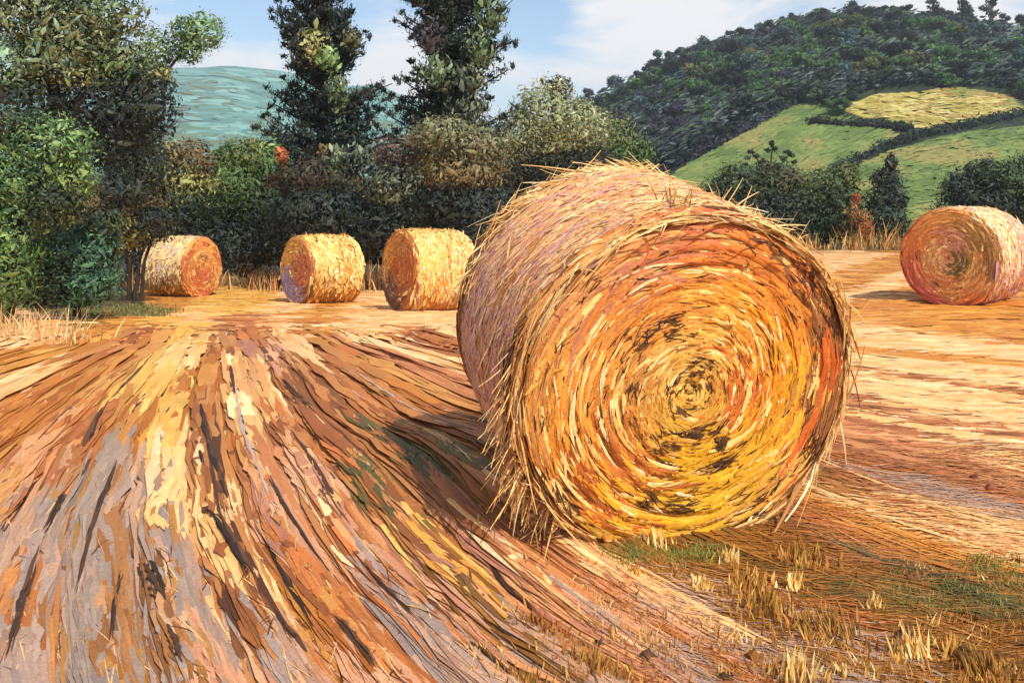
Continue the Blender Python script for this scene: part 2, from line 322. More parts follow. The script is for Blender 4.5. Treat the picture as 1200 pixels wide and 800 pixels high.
def bale(front, back, rad, label, face_pts, side_fn, dens, group="round straw bales", fine=1.0, wisps=300, squash=1.0):
    front = np.array(front, float); back = np.array(back, float)
    ax = back - front; L = np.linalg.norm(ax); ax /= L
    u = unit(np.cross(ax, [0, 0, 1.])); v = np.cross(u, ax)                # right, up of the cut end
    base = front + ax * L / 2 - v * rad
    root = empty("straw_bale", base, label, "bale", group)
    # -- the roll: lumpy core plus wrapped straw
    g = Geo(); ns, nt = 96, 26
    a = np.linspace(0, 2 * np.pi, ns, endpoint=False); t = np.linspace(0, 1, nt)
    A, T = np.meshgrid(a, t)
    rr = rad * (.985 + .03 * (N1(A * 4, T * 5) - .5) - .05 * (np.abs(T - .5) * 2) ** 8)
    V = front + ax * (T * L)[..., None] + rr[..., None] * (np.cos(A)[..., None] * u + np.sin(A)[..., None] * v)
    idx = np.arange(ns * nt).reshape(nt, ns); nx = np.roll(idx, -1, 1)
    q = np.stack([idx[:-1], nx[:-1], nx[1:], idx[1:]], -1).reshape(-1, 4)
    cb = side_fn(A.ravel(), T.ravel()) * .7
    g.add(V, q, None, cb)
    bc = back - ax * .02
    g.add(np.concatenate([V[-1], bc[None]]), None, [[ns, i, (i + 1) % ns] for i in range(ns)], lin((150, 100, 50)))
    n = int(dens * 1.2); k = 6
    ph = R.uniform(0, 2 * np.pi, n); tt = R.random(n)
    Lw = R.uniform(.15, 1.0, n) * rad * (1 + .4 * R.random(n)); Ww = R.choice([.005, .010, .022, .040], n, p=[.24, .32, .28, .16]) * fine
    s = np.linspace(-.5, .5, k)
    pa = ph[:, None] + s * (Lw / rad)[:, None]
    tl = tt[:, None] + s * R.normal(.04, .10, n)[:, None] + (s ** 2) * R.normal(0, .06, n)[:, None]
    hz = rad * (1.0 + .012 * R.random(n))[:, None] + .01 * fine * np.abs(R.normal(0, 1, (n, 1))) * (2 * s) ** 2
    hz = hz - rad * .05 * np.clip(np.abs(tl - .5) * 2, 0, 1) ** 8
    rd = np.cos(pa)[..., None] * u + np.sin(pa)[..., None] * v
    C = front + ax * (np.clip(tl, -.015, 1.01) * L)[..., None] + hz[..., None] * rd
    c = side_fn(ph, tt) * R.uniform(.8, 1.12, (n, 1))
    g.ribbons(C, rd, Ww[:, None] * np.array([.3, .8, 1, 1, .75, .2]) * (1 + R.normal(0, .15, (n, k))), c, .22, .05)
    g.build("roll", M_STRAW, root)
    # -- the cut end: straw wound in a spiral
    g = Geo(); rings = 22
    rg = np.linspace(0, 1, rings + 1)[1:]
    A, RG = np.meshgrid(a, rg)
    bulge = lambda r, an: rad * (.035 * (1 - r ** 2) - .05 * np.exp(-(r / .1) ** 2) + .03 * (N2(an * 2.2 + 3, r * 7) - .5) * r - .07 * sstep(r, .93, 1.03) + .010 * np.cos(2 * np.pi * (r * 9 + 1.6 * N1(an * 1.6 + 9, r * 3) - an / (2 * np.pi))) + .03 * (N3(an * 5, r * 16) - .5) * sstep(r, .1, .4))
    pos = lambda r, an, h: front - ax * (bulge(r, an) + h)[..., None] + (rad * r)[..., None] * (np.cos(an)[..., None] * u + np.sin(an)[..., None] * v)
    V = pos(RG * .985, A, np.zeros_like(A)).reshape(-1, 3)
    idx = np.arange(ns * rings).reshape(rings, ns); nx = np.roll(idx, -1, 1)
    q = np.stack([idx[:-1], idx[1:], nx[1:], nx[:-1]], -1).reshape(-1, 4)
    cc = nearest(face_pts, (RG * np.cos(A)).ravel(), (RG * np.sin(A)).ravel(), .03) * .6
    g.add(np.concatenate([V, (front - ax * rad * .03)[None]]), q, [[ns * rings, (i + 1) % ns, i] for i in range(ns)], np.concatenate([cc, cc[:1]]))
    n = int(dens)
    r = np.sqrt(R.random(n)) * .985; an = R.uniform(0, 2 * np.pi, n)
    Lw = R.uniform(.15, 1.0, n) ** 1.2 * rad * (.35 + .8 * r); Ww = R.choice([.004, .008, .017, .032], n, p=[.26, .32, .25, .17]) * fine
    pa = an[:, None] + s * (Lw / (rad * np.maximum(r, .08)))[:, None]
    rl = r[:, None] + s * R.normal(.015, .05, n)[:, None] * 1.2 - (s ** 2) * .03
    C = pos(np.clip(rl, 0, 1.02), pa, R.uniform(.001, .012, n)[:, None] * fine + .006 * fine * np.abs(R.normal(0, 1, (n, 1))) * (2 * s) ** 2)
    U_, V_ = r * np.cos(an), r * np.sin(an)
    c = nearest(face_pts, U_, V_, .05) * R.uniform(.78, 1.12, (n, 1))
    e = R.random(n); c[e < .05] = lin((246, 206, 122)); dk = sum(np.exp(-((U_ - a) ** 2 + (V_ - b) ** 2 * 2.2) / w_) for a, b, w_ in DARKS) if rad > .78 else 0 * U_
    m = (e > .09) & (e < .12 + .28 * np.clip(dk, 0, 1)) & (Ww < .02 * fine); c[m] = lin(np.array([(70, 44, 28), (96, 62, 34), (56, 40, 30)]))[R.integers(3, size=m.sum())]
    g.ribbons(C, -ax, Ww[:, None] * np.array([.3, .8, 1, 1, .75, .2]) * (1 + R.normal(0, .15, (n, k))), c, .24, .05)
    if rad > .78:                            # dark straws painting the shade of hollows, and pale sweeps, in the wound straw
        for spots, colr, lr, wr in ((DARK_SPOTS, [(58, 38, 24), (80, 50, 30), (104, 66, 36)], (.03, .12), (.003, .009)), (PALE_SPOTS, [(248, 206, 130), (246, 190, 96), (250, 220, 160)], (.08, .34), (.006, .018))):
            for (px, py, sx, sy, m_) in spots:
                uu = (px - 792) / 206 + R.normal(0, sx / 206, m_); vv = -(py - 447) / 200 + R.normal(0, sy / 200, m_)
                r = np.hypot(uu, vv); ok = r < .97; r, an = r[ok], np.arctan2(vv, uu)[ok]; nn = len(r)
                pa = an[:, None] + s * (R.uniform(*lr, nn) / (rad * np.maximum(r, .15)))[:, None]
                rl = r[:, None] + s * R.normal(.01, .03, nn)[:, None]
                C = pos(np.clip(rl, 0, 1), pa, np.full((nn, 1), .016) + R.uniform(0, .006, (nn, 1)))
                g.ribbons(C, -ax, R.uniform(*wr, nn)[:, None] * np.array([.3, .9, 1, .9, .7, .15]), lin(np.array(colr))[R.integers(3, size=nn)], .15, .08)
    g.build("cut_end", M_STRAW, root)
    # -- loose straw standing off the roll
    g = Geo(); n = wisps
    ph = R.normal(np.pi * .5, 1.0, n); tt = R.random(n)
    hug = R.random(n) < .45; tt[hug] = np.where(R.random(hug.sum()) < .5, R.normal(.01, .03, hug.sum()), R.normal(.99, .03, hug.sum()))
    tt = np.clip(tt, -.02, 1.01)
    rd = np.cos(ph)[:, None] * u + np.sin(ph)[:, None] * v; tg = -np.sin(ph)[:, None] * u + np.cos(ph)[:, None] * v
    d = unit(tg * R.choice([-1, 1], n)[:, None] + rd * R.uniform(.03, .55, (n, 1)) + ax * R.normal(0, .5, (n, 1)))
    Lw = R.uniform(.06, .26, n)[:, None, None] * rad
    s2 = np.linspace(0, 1, 5)
    p0 = front + ax * (tt * L)[:, None] + rd * rad * .99
    C = p0[:, None] - rd[:, None] * (s2[None, :, None] * Lw) ** 2 / (2 * rad) + d[:, None] * s2[None, :, None] * Lw + np.array([0, 0, -1.]) * (s2 ** 2)[None, :, None] * Lw * R.uniform(-.1, .5, (n, 1, 1))
    W = R.uniform(.004, .009, n)[:, None] * fine * np.array([.7, 1, 1, .8, .3])
    c = lin(np.array([(246, 208, 140), (236, 186, 112), (250, 222, 166), (206, 150, 84), (170, 116, 60)]))[R.choice(5, n, p=[.3, .3, .15, .15, .1])]
    g.ribbons(C, rd[:, None] + .3 * R.normal(0, 1, (n, 1, 3)), W, c, .3, .05)
    return root, g, (front, ax, u, v, L)

# ---- the big bale
DARK_SPOTS = [(800, 418, 9, 7, 60), (785, 432, 6, 6, 30), (782, 462, 7, 8, 34), (812, 440, 8, 5, 20), (765, 440, 6, 8, 18), (740, 380, 16, 6, 60), (715, 410, 10, 14, 40), (755, 366, 12, 5, 30), (718, 450, 8, 16, 30), (800, 495, 22, 5, 70), (830, 505, 24, 6, 60), (815, 525, 30, 8, 80), (770, 515, 16, 6, 40), (845, 545, 22, 8, 40), (760, 575, 34, 6, 60), (800, 590, 30, 7, 50), (740, 600, 30, 6, 50), (720, 625, 26, 6, 40),
    (890, 590, 22, 14, 60), (920, 570, 16, 16, 40), (650, 590, 14, 22, 50), (625, 560, 9, 26, 50), (670, 620, 16, 10, 40), (610, 500, 7, 30, 40), (930, 320, 22, 22, 60), (880, 285, 30, 8, 50), (960, 380, 10, 26, 40), (700, 315, 26, 14, 40), (640, 400, 8, 30, 30), (950, 520, 12, 24, 40), (830, 360, 60, 30, 40), (680, 500, 20, 60, 40)]
PALE_SPOTS = [(770, 545, 26, 10, 26), (740, 590, 20, 10, 16), (830, 400, 26, 12, 22), (700, 470, 10, 30, 20), (905, 615, 26, 12, 34), (940, 580, 14, 20, 22), (660, 420, 12, 36, 26), (760, 410, 14, 14, 16), (900, 420, 12, 40, 20), (640, 520, 14, 30, 18), (730, 310, 40, 10, 18)]
DARKS = [(.05, .05, .02), (.0, .12, .008), (.1, -.02, .01), (-.02, .0, .01), (.14, -.38, .05), (.02, -.55, .05), (.2, -.25, .02), (-.3, .25, .03), (-.33, .05, .015), (.42, -.88, .04), (-.2, -.8, .05), (-.9, -.6, .06), (.5, .8, .06), (.75, .55, .04), (0, .9, .05), (.85, -.5, .03), (-.55, -.7, .05), (-.45, .5, .03)]  # spots where straw is darkened to suggest shaded cracks and hollows
fx = lambda px, py, c: ((px - 792) / 210, -(py - 449) / 200, tuple(np.array(c) * np.array([1.0, .925, .80])))
FACE = [fx(*p) for p in [(800, 440, (238, 202, 112)), (780, 420, (228, 186, 96)), (815, 455, (214, 168, 84)), (760, 455, (236, 192, 92)), (728, 430, (200, 150, 84)), (735, 470, (228, 176, 92)),
    (860, 430, (214, 122, 56)), (845, 470, (206, 118, 56)), (850, 385, (236, 166, 62)), (800, 340, (242, 182, 84)), (800, 385, (240, 190, 96)), (740, 360, (226, 152, 74)), (745, 400, (232, 176, 96)), (700, 325, (192, 130, 108)), (720, 300, (206, 140, 100)), (660, 370, (226, 148, 70)),
    (690, 420, (232, 164, 76)), (640, 450, (236, 176, 84)), (660, 500, (240, 176, 76)), (640, 545, (230, 158, 62)), (690, 570, (196, 114, 58)), (730, 540, (206, 128, 66)), (700, 480, (214, 142, 72)), (720, 610, (250, 184, 54)), (760, 580, (242, 190, 70)), (790, 530, (234, 186, 50)), (830, 510, (240, 186, 50)),
    (800, 600, (246, 192, 48)), (840, 580, (240, 190, 54)), (880, 560, (246, 194, 62)), (880, 510, (232, 178, 50)), (930, 480, (242, 186, 62)), (900, 440, (240, 170, 54)), (900, 395, (236, 148, 50)), (900, 350, (238, 160, 62)), (930, 340, (202, 122, 62)), (960, 420, (172, 116, 76)), (945, 390, (206, 150, 84)), (978, 480, (214, 112, 54)),
    (960, 510, (222, 120, 56)), (940, 550, (240, 190, 108)), (920, 590, (242, 200, 120)), (890, 625, (246, 214, 150)), (860, 615, (242, 190, 88)), (860, 300, (222, 142, 72)), (820, 310, (226, 140, 66)), (790, 280, (210, 116, 88)), (750, 280, (222, 140, 96)), (880, 278, (130, 86, 62)), (935, 305, (138, 98, 58)), (960, 350, (150, 104, 64)), (690, 290, (232, 172, 112)),
    (640, 330, (230, 176, 116)), (625, 610, (150, 94, 50)), (605, 520, (204, 152, 92)), (600, 450, (196, 140, 80)), (615, 380, (214, 164, 100)), (680, 620, (232, 166, 70)), (760, 635, (206, 170, 60)), (985, 440, (166, 112, 72)), (830, 350, (244, 178, 70)), (800, 480, (226, 184, 80))]]
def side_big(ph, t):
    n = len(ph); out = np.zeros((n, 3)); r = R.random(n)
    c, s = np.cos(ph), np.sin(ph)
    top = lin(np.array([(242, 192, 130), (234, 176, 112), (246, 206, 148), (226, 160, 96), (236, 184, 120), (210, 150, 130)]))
    left = lin(np.array([(214, 172, 158), (200, 164, 164), (226, 174, 146), (236, 190, 132), (192, 160, 164), (220, 162, 122), (240, 202, 146)]))  # lavender shade of the unlit flank put into the straw colour
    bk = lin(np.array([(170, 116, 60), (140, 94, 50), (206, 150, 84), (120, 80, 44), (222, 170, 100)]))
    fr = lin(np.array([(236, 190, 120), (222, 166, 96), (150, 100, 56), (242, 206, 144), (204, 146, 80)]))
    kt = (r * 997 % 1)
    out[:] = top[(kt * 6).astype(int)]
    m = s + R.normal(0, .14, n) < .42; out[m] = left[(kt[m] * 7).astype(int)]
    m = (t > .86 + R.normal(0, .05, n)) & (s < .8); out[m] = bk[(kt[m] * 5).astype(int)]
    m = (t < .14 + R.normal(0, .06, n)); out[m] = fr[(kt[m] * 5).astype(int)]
    m = (t < .2 + R.normal(0, .08, n)) & (c < 0) & (s < .3) & (r < .45); out[m] = lin((92, 60, 38))  # dark gap between roll and end painted as shade into the straw
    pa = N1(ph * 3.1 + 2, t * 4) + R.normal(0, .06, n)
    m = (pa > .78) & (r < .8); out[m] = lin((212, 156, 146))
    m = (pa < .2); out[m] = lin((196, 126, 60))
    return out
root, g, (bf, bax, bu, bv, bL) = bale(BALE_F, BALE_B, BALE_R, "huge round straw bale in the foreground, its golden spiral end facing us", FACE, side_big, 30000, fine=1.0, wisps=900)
# hanging tuft at lower front edge, the frayed top rim, sprigs
def wisp(g, p0, d, L, w, col, droop=.3, curl=.15, k=6, hug=None):
    s = np.linspace(0, 1, k)[:, None]; p0 = np.array(p0); d = unit(np.array(d, float))
    C = p0 + d * s * L + np.array([0, 0, -1.]) * s ** 2 * L * droop + R.normal(0, 1, 3) * s ** 2 * L * curl
    if hug is not None: C = C - hug * (s * L) ** 2 / (2 * BALE_R)
    g.ribbons(C[None], unit(R.normal(0, 1, 3) + np.array([0, -1.5, .6])), (w * np.linspace(1, .3, k))[None], lin(col)[None], .3, .05)
STR = [(248, 212, 146), (238, 190, 116), (250, 226, 172), (222, 168, 98), (176, 122, 66), (120, 80, 46)]
def rim(ang, t, r=1.0): return bf + bax * bL * t + BALE_R * r * (math.cos(ang) * bu + math.sin(ang) * bv)
for i in range(230):                       # hanging tuft, lower left
    a = math.radians(R.normal(203, 17)); t = R.uniform(0, .16)
    wisp(g, rim(a, t, 1.0), -bu * R.uniform(.1, .7) - bax * R.uniform(0, .3) - bv * R.uniform(.5, 1.2), R.uniform(.06, .2), R.uniform(.005, .014), STR[R.choice(6, p=[.1, .2, .05, .25, .22, .18])], .15, .2)
for i in range(420):                       # brown streaks by the far rim, and painted gap shade behind the near rim
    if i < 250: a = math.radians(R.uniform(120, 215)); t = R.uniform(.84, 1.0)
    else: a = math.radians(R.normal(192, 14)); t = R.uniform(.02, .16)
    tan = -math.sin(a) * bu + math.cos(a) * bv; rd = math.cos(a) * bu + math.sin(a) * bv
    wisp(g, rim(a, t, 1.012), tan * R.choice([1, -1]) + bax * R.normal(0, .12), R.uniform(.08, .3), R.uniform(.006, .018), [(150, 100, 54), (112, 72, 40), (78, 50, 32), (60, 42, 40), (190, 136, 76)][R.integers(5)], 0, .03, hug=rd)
for i in range(330):                       # frayed far rim along the top left
    a = math.radians(R.uniform(62, 160)); t = R.uniform(.82, 1.01)
    tan = -math.sin(a) * bu + math.cos(a) * bv; rd = math.cos(a) * bu + math.sin(a) * bv
    wisp(g, rim(a, t, .99), tan * R.choice([1, 1, -1]) + rd * R.uniform(.02, .5) + bax * R.normal(0, .35), R.uniform(.08, .26), R.uniform(.004, .012), STR[R.choice(6, p=[.26, .26, .16, .2, .08, .04])], .1, .16, hug=rd)
for i in range(220):                       # frayed near rim on the right
    a = math.radians(R.uniform(5, 75)); t = R.uniform(-.02, .3)
    tan = -math.sin(a) * bu + math.cos(a) * bv; rd = math.cos(a) * bu + math.sin(a) * bv
    wisp(g, rim(a, t, 1.0), tan * R.choice([1, -1, -1]) + rd * R.uniform(.05, .6) + bax * R.normal(0, .4), R.uniform(.06, .22), R.uniform(.004, .010), STR[R.choice(6, p=[.3, .26, .16, .16, .08, .04])], .15, .22, hug=rd)
for i in range(380):                       # rim straw lying over the edge between end and roll
    a = R.uniform(0, 2 * math.pi); t = R.uniform(-.025, .03)
    tan = -math.sin(a) * bu + math.cos(a) * bv; rd = math.cos(a) * bu + math.sin(a) * bv
    wisp(g, rim(a, t, R.uniform(.955, 1.0)), tan * R.choice([1, -1]) + rd * R.uniform(-.06, .1) + bax * R.normal(0, .2), R.uniform(.1, .42), R.uniform(.006, .022), STR[R.choice(6, p=[.06, .2, .04, .3, .26, .14])], .03, .06, hug=rd)
for i in range(160):                       # frayed right side
    a = math.radians(R.uniform(-45, 20)); t = R.uniform(-.02, .1)
    tan = -math.sin(a) * bu + math.cos(a) * bv; rd = math.cos(a) * bu + math.sin(a) * bv
    wisp(g, rim(a, t, .99), tan * R.choice([1, -1]) + rd * R.uniform(.0, .22) + bax * R.normal(0, .3), R.uniform(.06, .2), R.uniform(.004, .010), STR[R.choice(6, p=[.24, .24, .14, .2, .12, .06])], .1, .2, hug=rd)
for i in range(26):                        # upright sprays top right
    a = math.radians(R.normal(44, 5)); rd = math.cos(a) * bu + math.sin(a) * bv
    wisp(g, rim(a, R.uniform(.2, .9)), rd + np.array([R.normal(.1, .35), 0, R.uniform(.2, 1)]), R.uniform(.08, .22), R.uniform(.005, .012), STR[R.choice(3)], .05, .25)
for i in range(22):                        # twigs on the crest
    wisp(g, rim(math.radians(R.normal(96, 3)), R.uniform(.05, .2)), np.array([R.normal(0, .35), -.2, 1]), R.uniform(.05, .16), .007, [(96, 78, 44), (150, 110, 60), (214, 168, 100)][i % 3], .05, .3)
g.build("loose_straw", M_STRAW, root)

# ---- the small bales
def face_small(pal):
    out = [(0, 0, pal[0])]
    for rr, m in ((.33, 6), (.62, 9), (.9, 14)):
        for i in range(m):
            a = 2 * math.pi * i / m + rr; out.append((rr * math.cos(a), rr * math.sin(a), pal[R.integers(len(pal))]))
    return out
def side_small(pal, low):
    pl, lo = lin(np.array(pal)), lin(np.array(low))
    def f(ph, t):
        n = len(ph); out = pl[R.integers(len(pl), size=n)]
        m = np.sin(ph) + R.normal(0, .2, n) < -.35; out[m] = lo[R.integers(len(lo), size=m.sum())]  # underside shade put into the straw colour
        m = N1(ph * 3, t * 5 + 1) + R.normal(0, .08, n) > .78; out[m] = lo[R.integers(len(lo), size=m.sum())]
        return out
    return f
def place(px, py, Y, yaw, rad, L, **kw):      # px,py: centre of the near cut end; yaw: heading of the axis away from it
    f = P(px, py, Y); ax = np.array([math.sin(yaw), math.cos(yaw), 0.])
    for _ in range(3):
        f[2] = float(G0(f[0], f[1])) + rad - .03
        b = f + ax * L; b[2] = float(G0(b[0], b[1])) + rad - .03
    r, g, _ = bale(f, b, rad, kw["label"], kw["face"], kw["side"], kw["dens"], fine=kw["fine"], wisps=kw["wisps"])
    g.build("loose_straw", M_STRAW, r)
CRS = [(246, 206, 130), (240, 190, 104), (250, 218, 150), (232, 176, 92)]
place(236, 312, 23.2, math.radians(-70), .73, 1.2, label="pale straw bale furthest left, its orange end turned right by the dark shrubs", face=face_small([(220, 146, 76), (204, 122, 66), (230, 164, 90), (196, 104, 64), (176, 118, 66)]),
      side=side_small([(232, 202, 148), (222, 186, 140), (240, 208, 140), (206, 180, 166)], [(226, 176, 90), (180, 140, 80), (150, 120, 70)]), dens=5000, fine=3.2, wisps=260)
place(349, 316, 20.4, math.radians(50), .74, 1.2, label="middle small straw bale with a mauve shaded end, between two others on the left", face=[(0, 0, (200, 130, 90)), (-.5, -.3, (170, 150, 176)), (.1, -.6, (168, 146, 170)), (-.3, -.8, (150, 124, 140)), (.4, .3, (206, 118, 76)), (.5, -.3, (196, 112, 76)), (-.3, .5, (226, 160, 80)), (.2, .8, (236, 180, 96)), (-.8, .2, (220, 160, 90)), (.8, -.6, (120, 84, 60))],  # mauve in the face colours paints the end's shade
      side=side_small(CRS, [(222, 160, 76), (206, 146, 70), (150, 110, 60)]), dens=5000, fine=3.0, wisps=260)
place(469, 314, 17.4, math.radians(58), .755, 1.2, label="small straw bale with a dark orange end, close behind the huge bale's left side", face=[(0, 0, (206, 120, 60)), (-.4, .4, (224, 150, 70)), (.2, .7, (216, 144, 72)), (.5, .1, (204, 120, 62)), (.5, -.5, (190, 112, 66)), (-.2, -.5, (150, 104, 90)), (-.6, -.4, (132, 96, 88)), (-.1, -.85, (110, 76, 60)), (-.8, .1, (216, 150, 80))],  # darker mauve-browns carry this end's shade as colour
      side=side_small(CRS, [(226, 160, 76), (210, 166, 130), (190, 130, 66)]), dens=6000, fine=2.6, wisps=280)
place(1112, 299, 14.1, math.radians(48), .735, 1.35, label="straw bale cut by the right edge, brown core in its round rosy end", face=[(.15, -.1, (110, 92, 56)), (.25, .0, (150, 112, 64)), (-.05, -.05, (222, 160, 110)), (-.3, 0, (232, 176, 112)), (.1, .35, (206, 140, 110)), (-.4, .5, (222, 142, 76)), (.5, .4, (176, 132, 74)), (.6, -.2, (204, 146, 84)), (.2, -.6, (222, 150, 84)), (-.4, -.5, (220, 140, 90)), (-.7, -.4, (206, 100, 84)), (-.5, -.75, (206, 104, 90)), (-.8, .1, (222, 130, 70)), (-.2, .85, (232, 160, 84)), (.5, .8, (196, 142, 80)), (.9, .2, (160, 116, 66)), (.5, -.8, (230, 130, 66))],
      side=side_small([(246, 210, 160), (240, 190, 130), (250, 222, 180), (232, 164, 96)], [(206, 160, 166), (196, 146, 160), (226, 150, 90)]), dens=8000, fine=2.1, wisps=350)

# ------------------------------------------------------------------ plants
def dabs(g, c0, rad, cols, n, size, Y, shell=(.55, 1.05), dirn=None, aspect=2.2, jit=.5):
    """n leaf sprays through an ellipsoid"""
    d = unit(R.normal(0, 1, (n, 3)))
    rr = R.uniform(shell[0], shell[1], n) * (1 + .16 * (N1(d[:, 0] * 4 + c0[0], d[:, 2] * 4 + c0[2]) - .5) * 2)
    p = c0 + d * rr[:, None] * rad
    nrm = unit(d + R.normal(0, jit, (n, 3)))
    t = R.normal(0, 1, (n, 3)) if dirn is None else np.array(dirn) + d * .7 + R.normal(0, .55, (n, 3))
    t = unit(t - nrm * np.sum(t * nrm, 1, keepdims=True) * .8)
    L = size * np.clip(R.lognormal(0, .4, n), .4, 1.9)
    s = np.array([-.5, 0., .5])
    C = p[:, None] + t[:, None] * (s[None, :, None] * L[:, None, None]) - nrm[:, None] * ((s ** 2)[None, :, None] * L[:, None, None] * .5)
    W = (L / aspect)[:, None] * np.array([.35, 1, .25])
    cc = lin(np.array(cols)); c = cc[R.integers(len(cc), size=n)]
    pk = N2(p[:, 0] * 1.7 * 20 / Y + 3, p[:, 2] * 1.7 * 20 / Y)          # colour gathers in clumps
    k2 = np.clip((pk + R.normal(0, .12, n)) * len(cc), 0, len(cc) - 1).astype(int)
    c = np.where(R.random((n, 1)) < .75, cc[k2], c) * R.uniform(.8, 1.3, (n, 1)) * 1.18
    g.ribbons(C, nrm[:, None], W, c, .12, .06)

def plant(name, label, cat, Y, clumps, trunk=(), group=None, dens=1.0, size=.16, base=None, depth=1.0, bark=(58, 46, 36), twigs=0, mat=None, crown_name="crown", trunk_name="trunk", aspect=2.2):
    """clumps: (px,py,rx,ry,colours[,dy]) seen size at distance Y; trunk: [(px,py,r_px)...] polylines"""
    size = size * .78
    if base is None: base = (np.mean([c[0] for c in clumps]), 0)
    bx = (base[0] - 600) / F * Y; root = empty(name, (bx, Y, float(G0(bx, Y))), label, cat, group)
    g = Geo(); k = Y / F
    for cl in clumps:
        px, py, rx, ry, cols = cl[:5]; dy = cl[5] if len(cl) > 5 else R.uniform(-.3, .3) * rx * k
        c0 = P(px, py, Y + dy); rad = np.array([rx * k, .5 * (rx + ry) * k * depth, ry * k])
        n = int(dens * 2.1 * rx * ry / max(size / k, 1) ** 2 * 14) + 40
        dabs(g, c0, rad, cols, int(n * .2), size * 1.25, Y, (.7, 1.0), aspect=2.8, jit=.3)
        dabs(g, c0, rad, cols, int(n * .95), size * .72, Y, aspect=aspect * 1.1, jit=.5)
        dabs(g, c0, rad, cols, int(n * 1.0), size * .4, Y, (.75, 1.24), aspect=aspect * 1.2)
    g.build(crown_name, mat or M_LEAF, root)
    if trunk:
        g = Geo()
        for line in trunk:
            pts = np.array([P(a, b, Y) for a, b, _ in line]); rad = np.array([r * k for _, _, r in line])
            t = np.linspace(0, 1, len(line)); u = np.linspace(0, 1, 4 * len(line))
            pp = np.stack([np.interp(u, t, pts[:, i]) for i in range(3)], 1); pp[1:-1] += R.normal(0, .3, (len(u) - 2, 3)) * np.interp(u, t, rad)[1:-1, None]
            g.tube(pp, np.interp(u, t, rad), bark)
        g.build(trunk_name, M_BARK, root)
    return root

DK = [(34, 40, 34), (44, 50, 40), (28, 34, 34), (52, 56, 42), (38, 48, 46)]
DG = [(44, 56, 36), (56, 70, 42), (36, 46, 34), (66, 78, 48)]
MG = [(70, 92, 48), (90, 112, 58), (54, 76, 42), (108, 126, 66)]
BG = [(76, 106, 54), (96, 126, 66), (58, 88, 48), (122, 146, 88), (48, 74, 44)]
LT = [(86, 104, 70), (104, 122, 82), (74, 90, 60), (128, 144, 108), (102, 98, 60), (62, 84, 64), (110, 142, 128)]
OLB = [(118, 112, 60), (140, 130, 74), (98, 88, 50), (158, 152, 98), (124, 132, 74)]
OL = [(128, 128, 72), (146, 146, 88), (106, 106, 60), (164, 162, 108)]
RB = [(104, 84, 54), (88, 78, 50), (116, 96, 60), (78, 74, 50)]
BGN = [(56, 88, 64), (70, 104, 76), (44, 70, 54), (86, 122, 92), (38, 56, 44)]
PO = [(128, 138, 98), (148, 154, 114), (110, 120, 84), (166, 168, 132), (122, 124, 80)]
GO = [(98, 102, 68), (116, 118, 82), (84, 88, 62), (130, 134, 100), (104, 92, 68)]
GY = [(78, 86, 70), (96, 106, 84), (60, 66, 56), (116, 126, 98)]

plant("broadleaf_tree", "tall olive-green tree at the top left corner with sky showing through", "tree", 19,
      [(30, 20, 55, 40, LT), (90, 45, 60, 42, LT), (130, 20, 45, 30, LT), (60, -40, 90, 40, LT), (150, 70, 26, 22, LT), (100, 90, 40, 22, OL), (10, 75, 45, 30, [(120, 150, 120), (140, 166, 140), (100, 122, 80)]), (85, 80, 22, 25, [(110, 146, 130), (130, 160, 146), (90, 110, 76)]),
       (120, 130, 50, 40, DK), (40, 120, 55, 30, DK), (170, 125, 40, 45, DK), (105, 165, 60, 40, DK), (55, 70, 40, 34, LT), (135, 85, 34, 30, MG), (115, 55, 30, 26, LT), (25, 100, 40, 26, MG), (70, 10, 50, 36, LT), (-60, 40, 60, 60, LT), (-70, -20, 60, 50, LT)],  # near-black lower clumps paint shade under the canopy
      [[(95, 360, 10), (88, 240, 9), (78, 150, 8), (58, 90, 6), (30, 40, 4), (20, 0, 2)], [(78, 150, 6), (100, 100, 4), (128, 50, 3), (140, 20, 1.5)], [(84, 190, 5), (110, 130, 4), (165, 85, 2)], [(58, 90, 4), (75, 30, 3), (60, -30, 2)]], base=(95, 0), dens=.95, size=.2)
plant("small_tree", "slender tree with two rounded green heads beside the pale teal hill", "tree", 25,
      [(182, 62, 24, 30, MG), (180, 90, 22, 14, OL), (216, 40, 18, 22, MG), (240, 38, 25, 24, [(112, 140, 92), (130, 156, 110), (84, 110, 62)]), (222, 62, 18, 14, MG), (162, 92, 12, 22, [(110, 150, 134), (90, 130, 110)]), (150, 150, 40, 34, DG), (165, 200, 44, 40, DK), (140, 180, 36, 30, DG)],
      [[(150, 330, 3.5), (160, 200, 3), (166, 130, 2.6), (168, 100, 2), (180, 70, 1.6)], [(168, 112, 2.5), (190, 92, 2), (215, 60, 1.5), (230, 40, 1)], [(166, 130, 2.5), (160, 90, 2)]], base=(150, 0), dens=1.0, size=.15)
plant("green_bush", "bright leafy green bush at the left edge above the dry grass", "bush", 13.2,
      [(55, 175, 55, 42, BG), (10, 210, 50, 50, BG), (85, 215, 30, 30, MG), (20, 270, 42, 50, BG), (5, 320, 40, 50, MG), (-30, 260, 50, 100, BG), (60, 240, 40, 30, DG), (10, 150, 45, 25, DG)],
      [[(15, 400, 5), (12, 340, 4), (30, 260, 3), (60, 180, 2)], [(10, 395, 4), (-10, 320, 3), (0, 220, 2)]], base=(15, 0), dens=1.1, size=.12, depth=.8)
plant("blue_green_bush", "rounded blue-green bush under the brown scrub at the field's left corner", "bush", 14.2,
      [(75, 300, 45, 42, BGN), (110, 305, 30, 46, BGN), (60, 330, 42, 34, DG), (100, 335, 42, 26, BGN), (120, 265, 28, 26, DG)], [[(90, 370, 5), (88, 310, 3), (80, 280, 2)]], base=(90, 0), dens=1.25, size=.12)
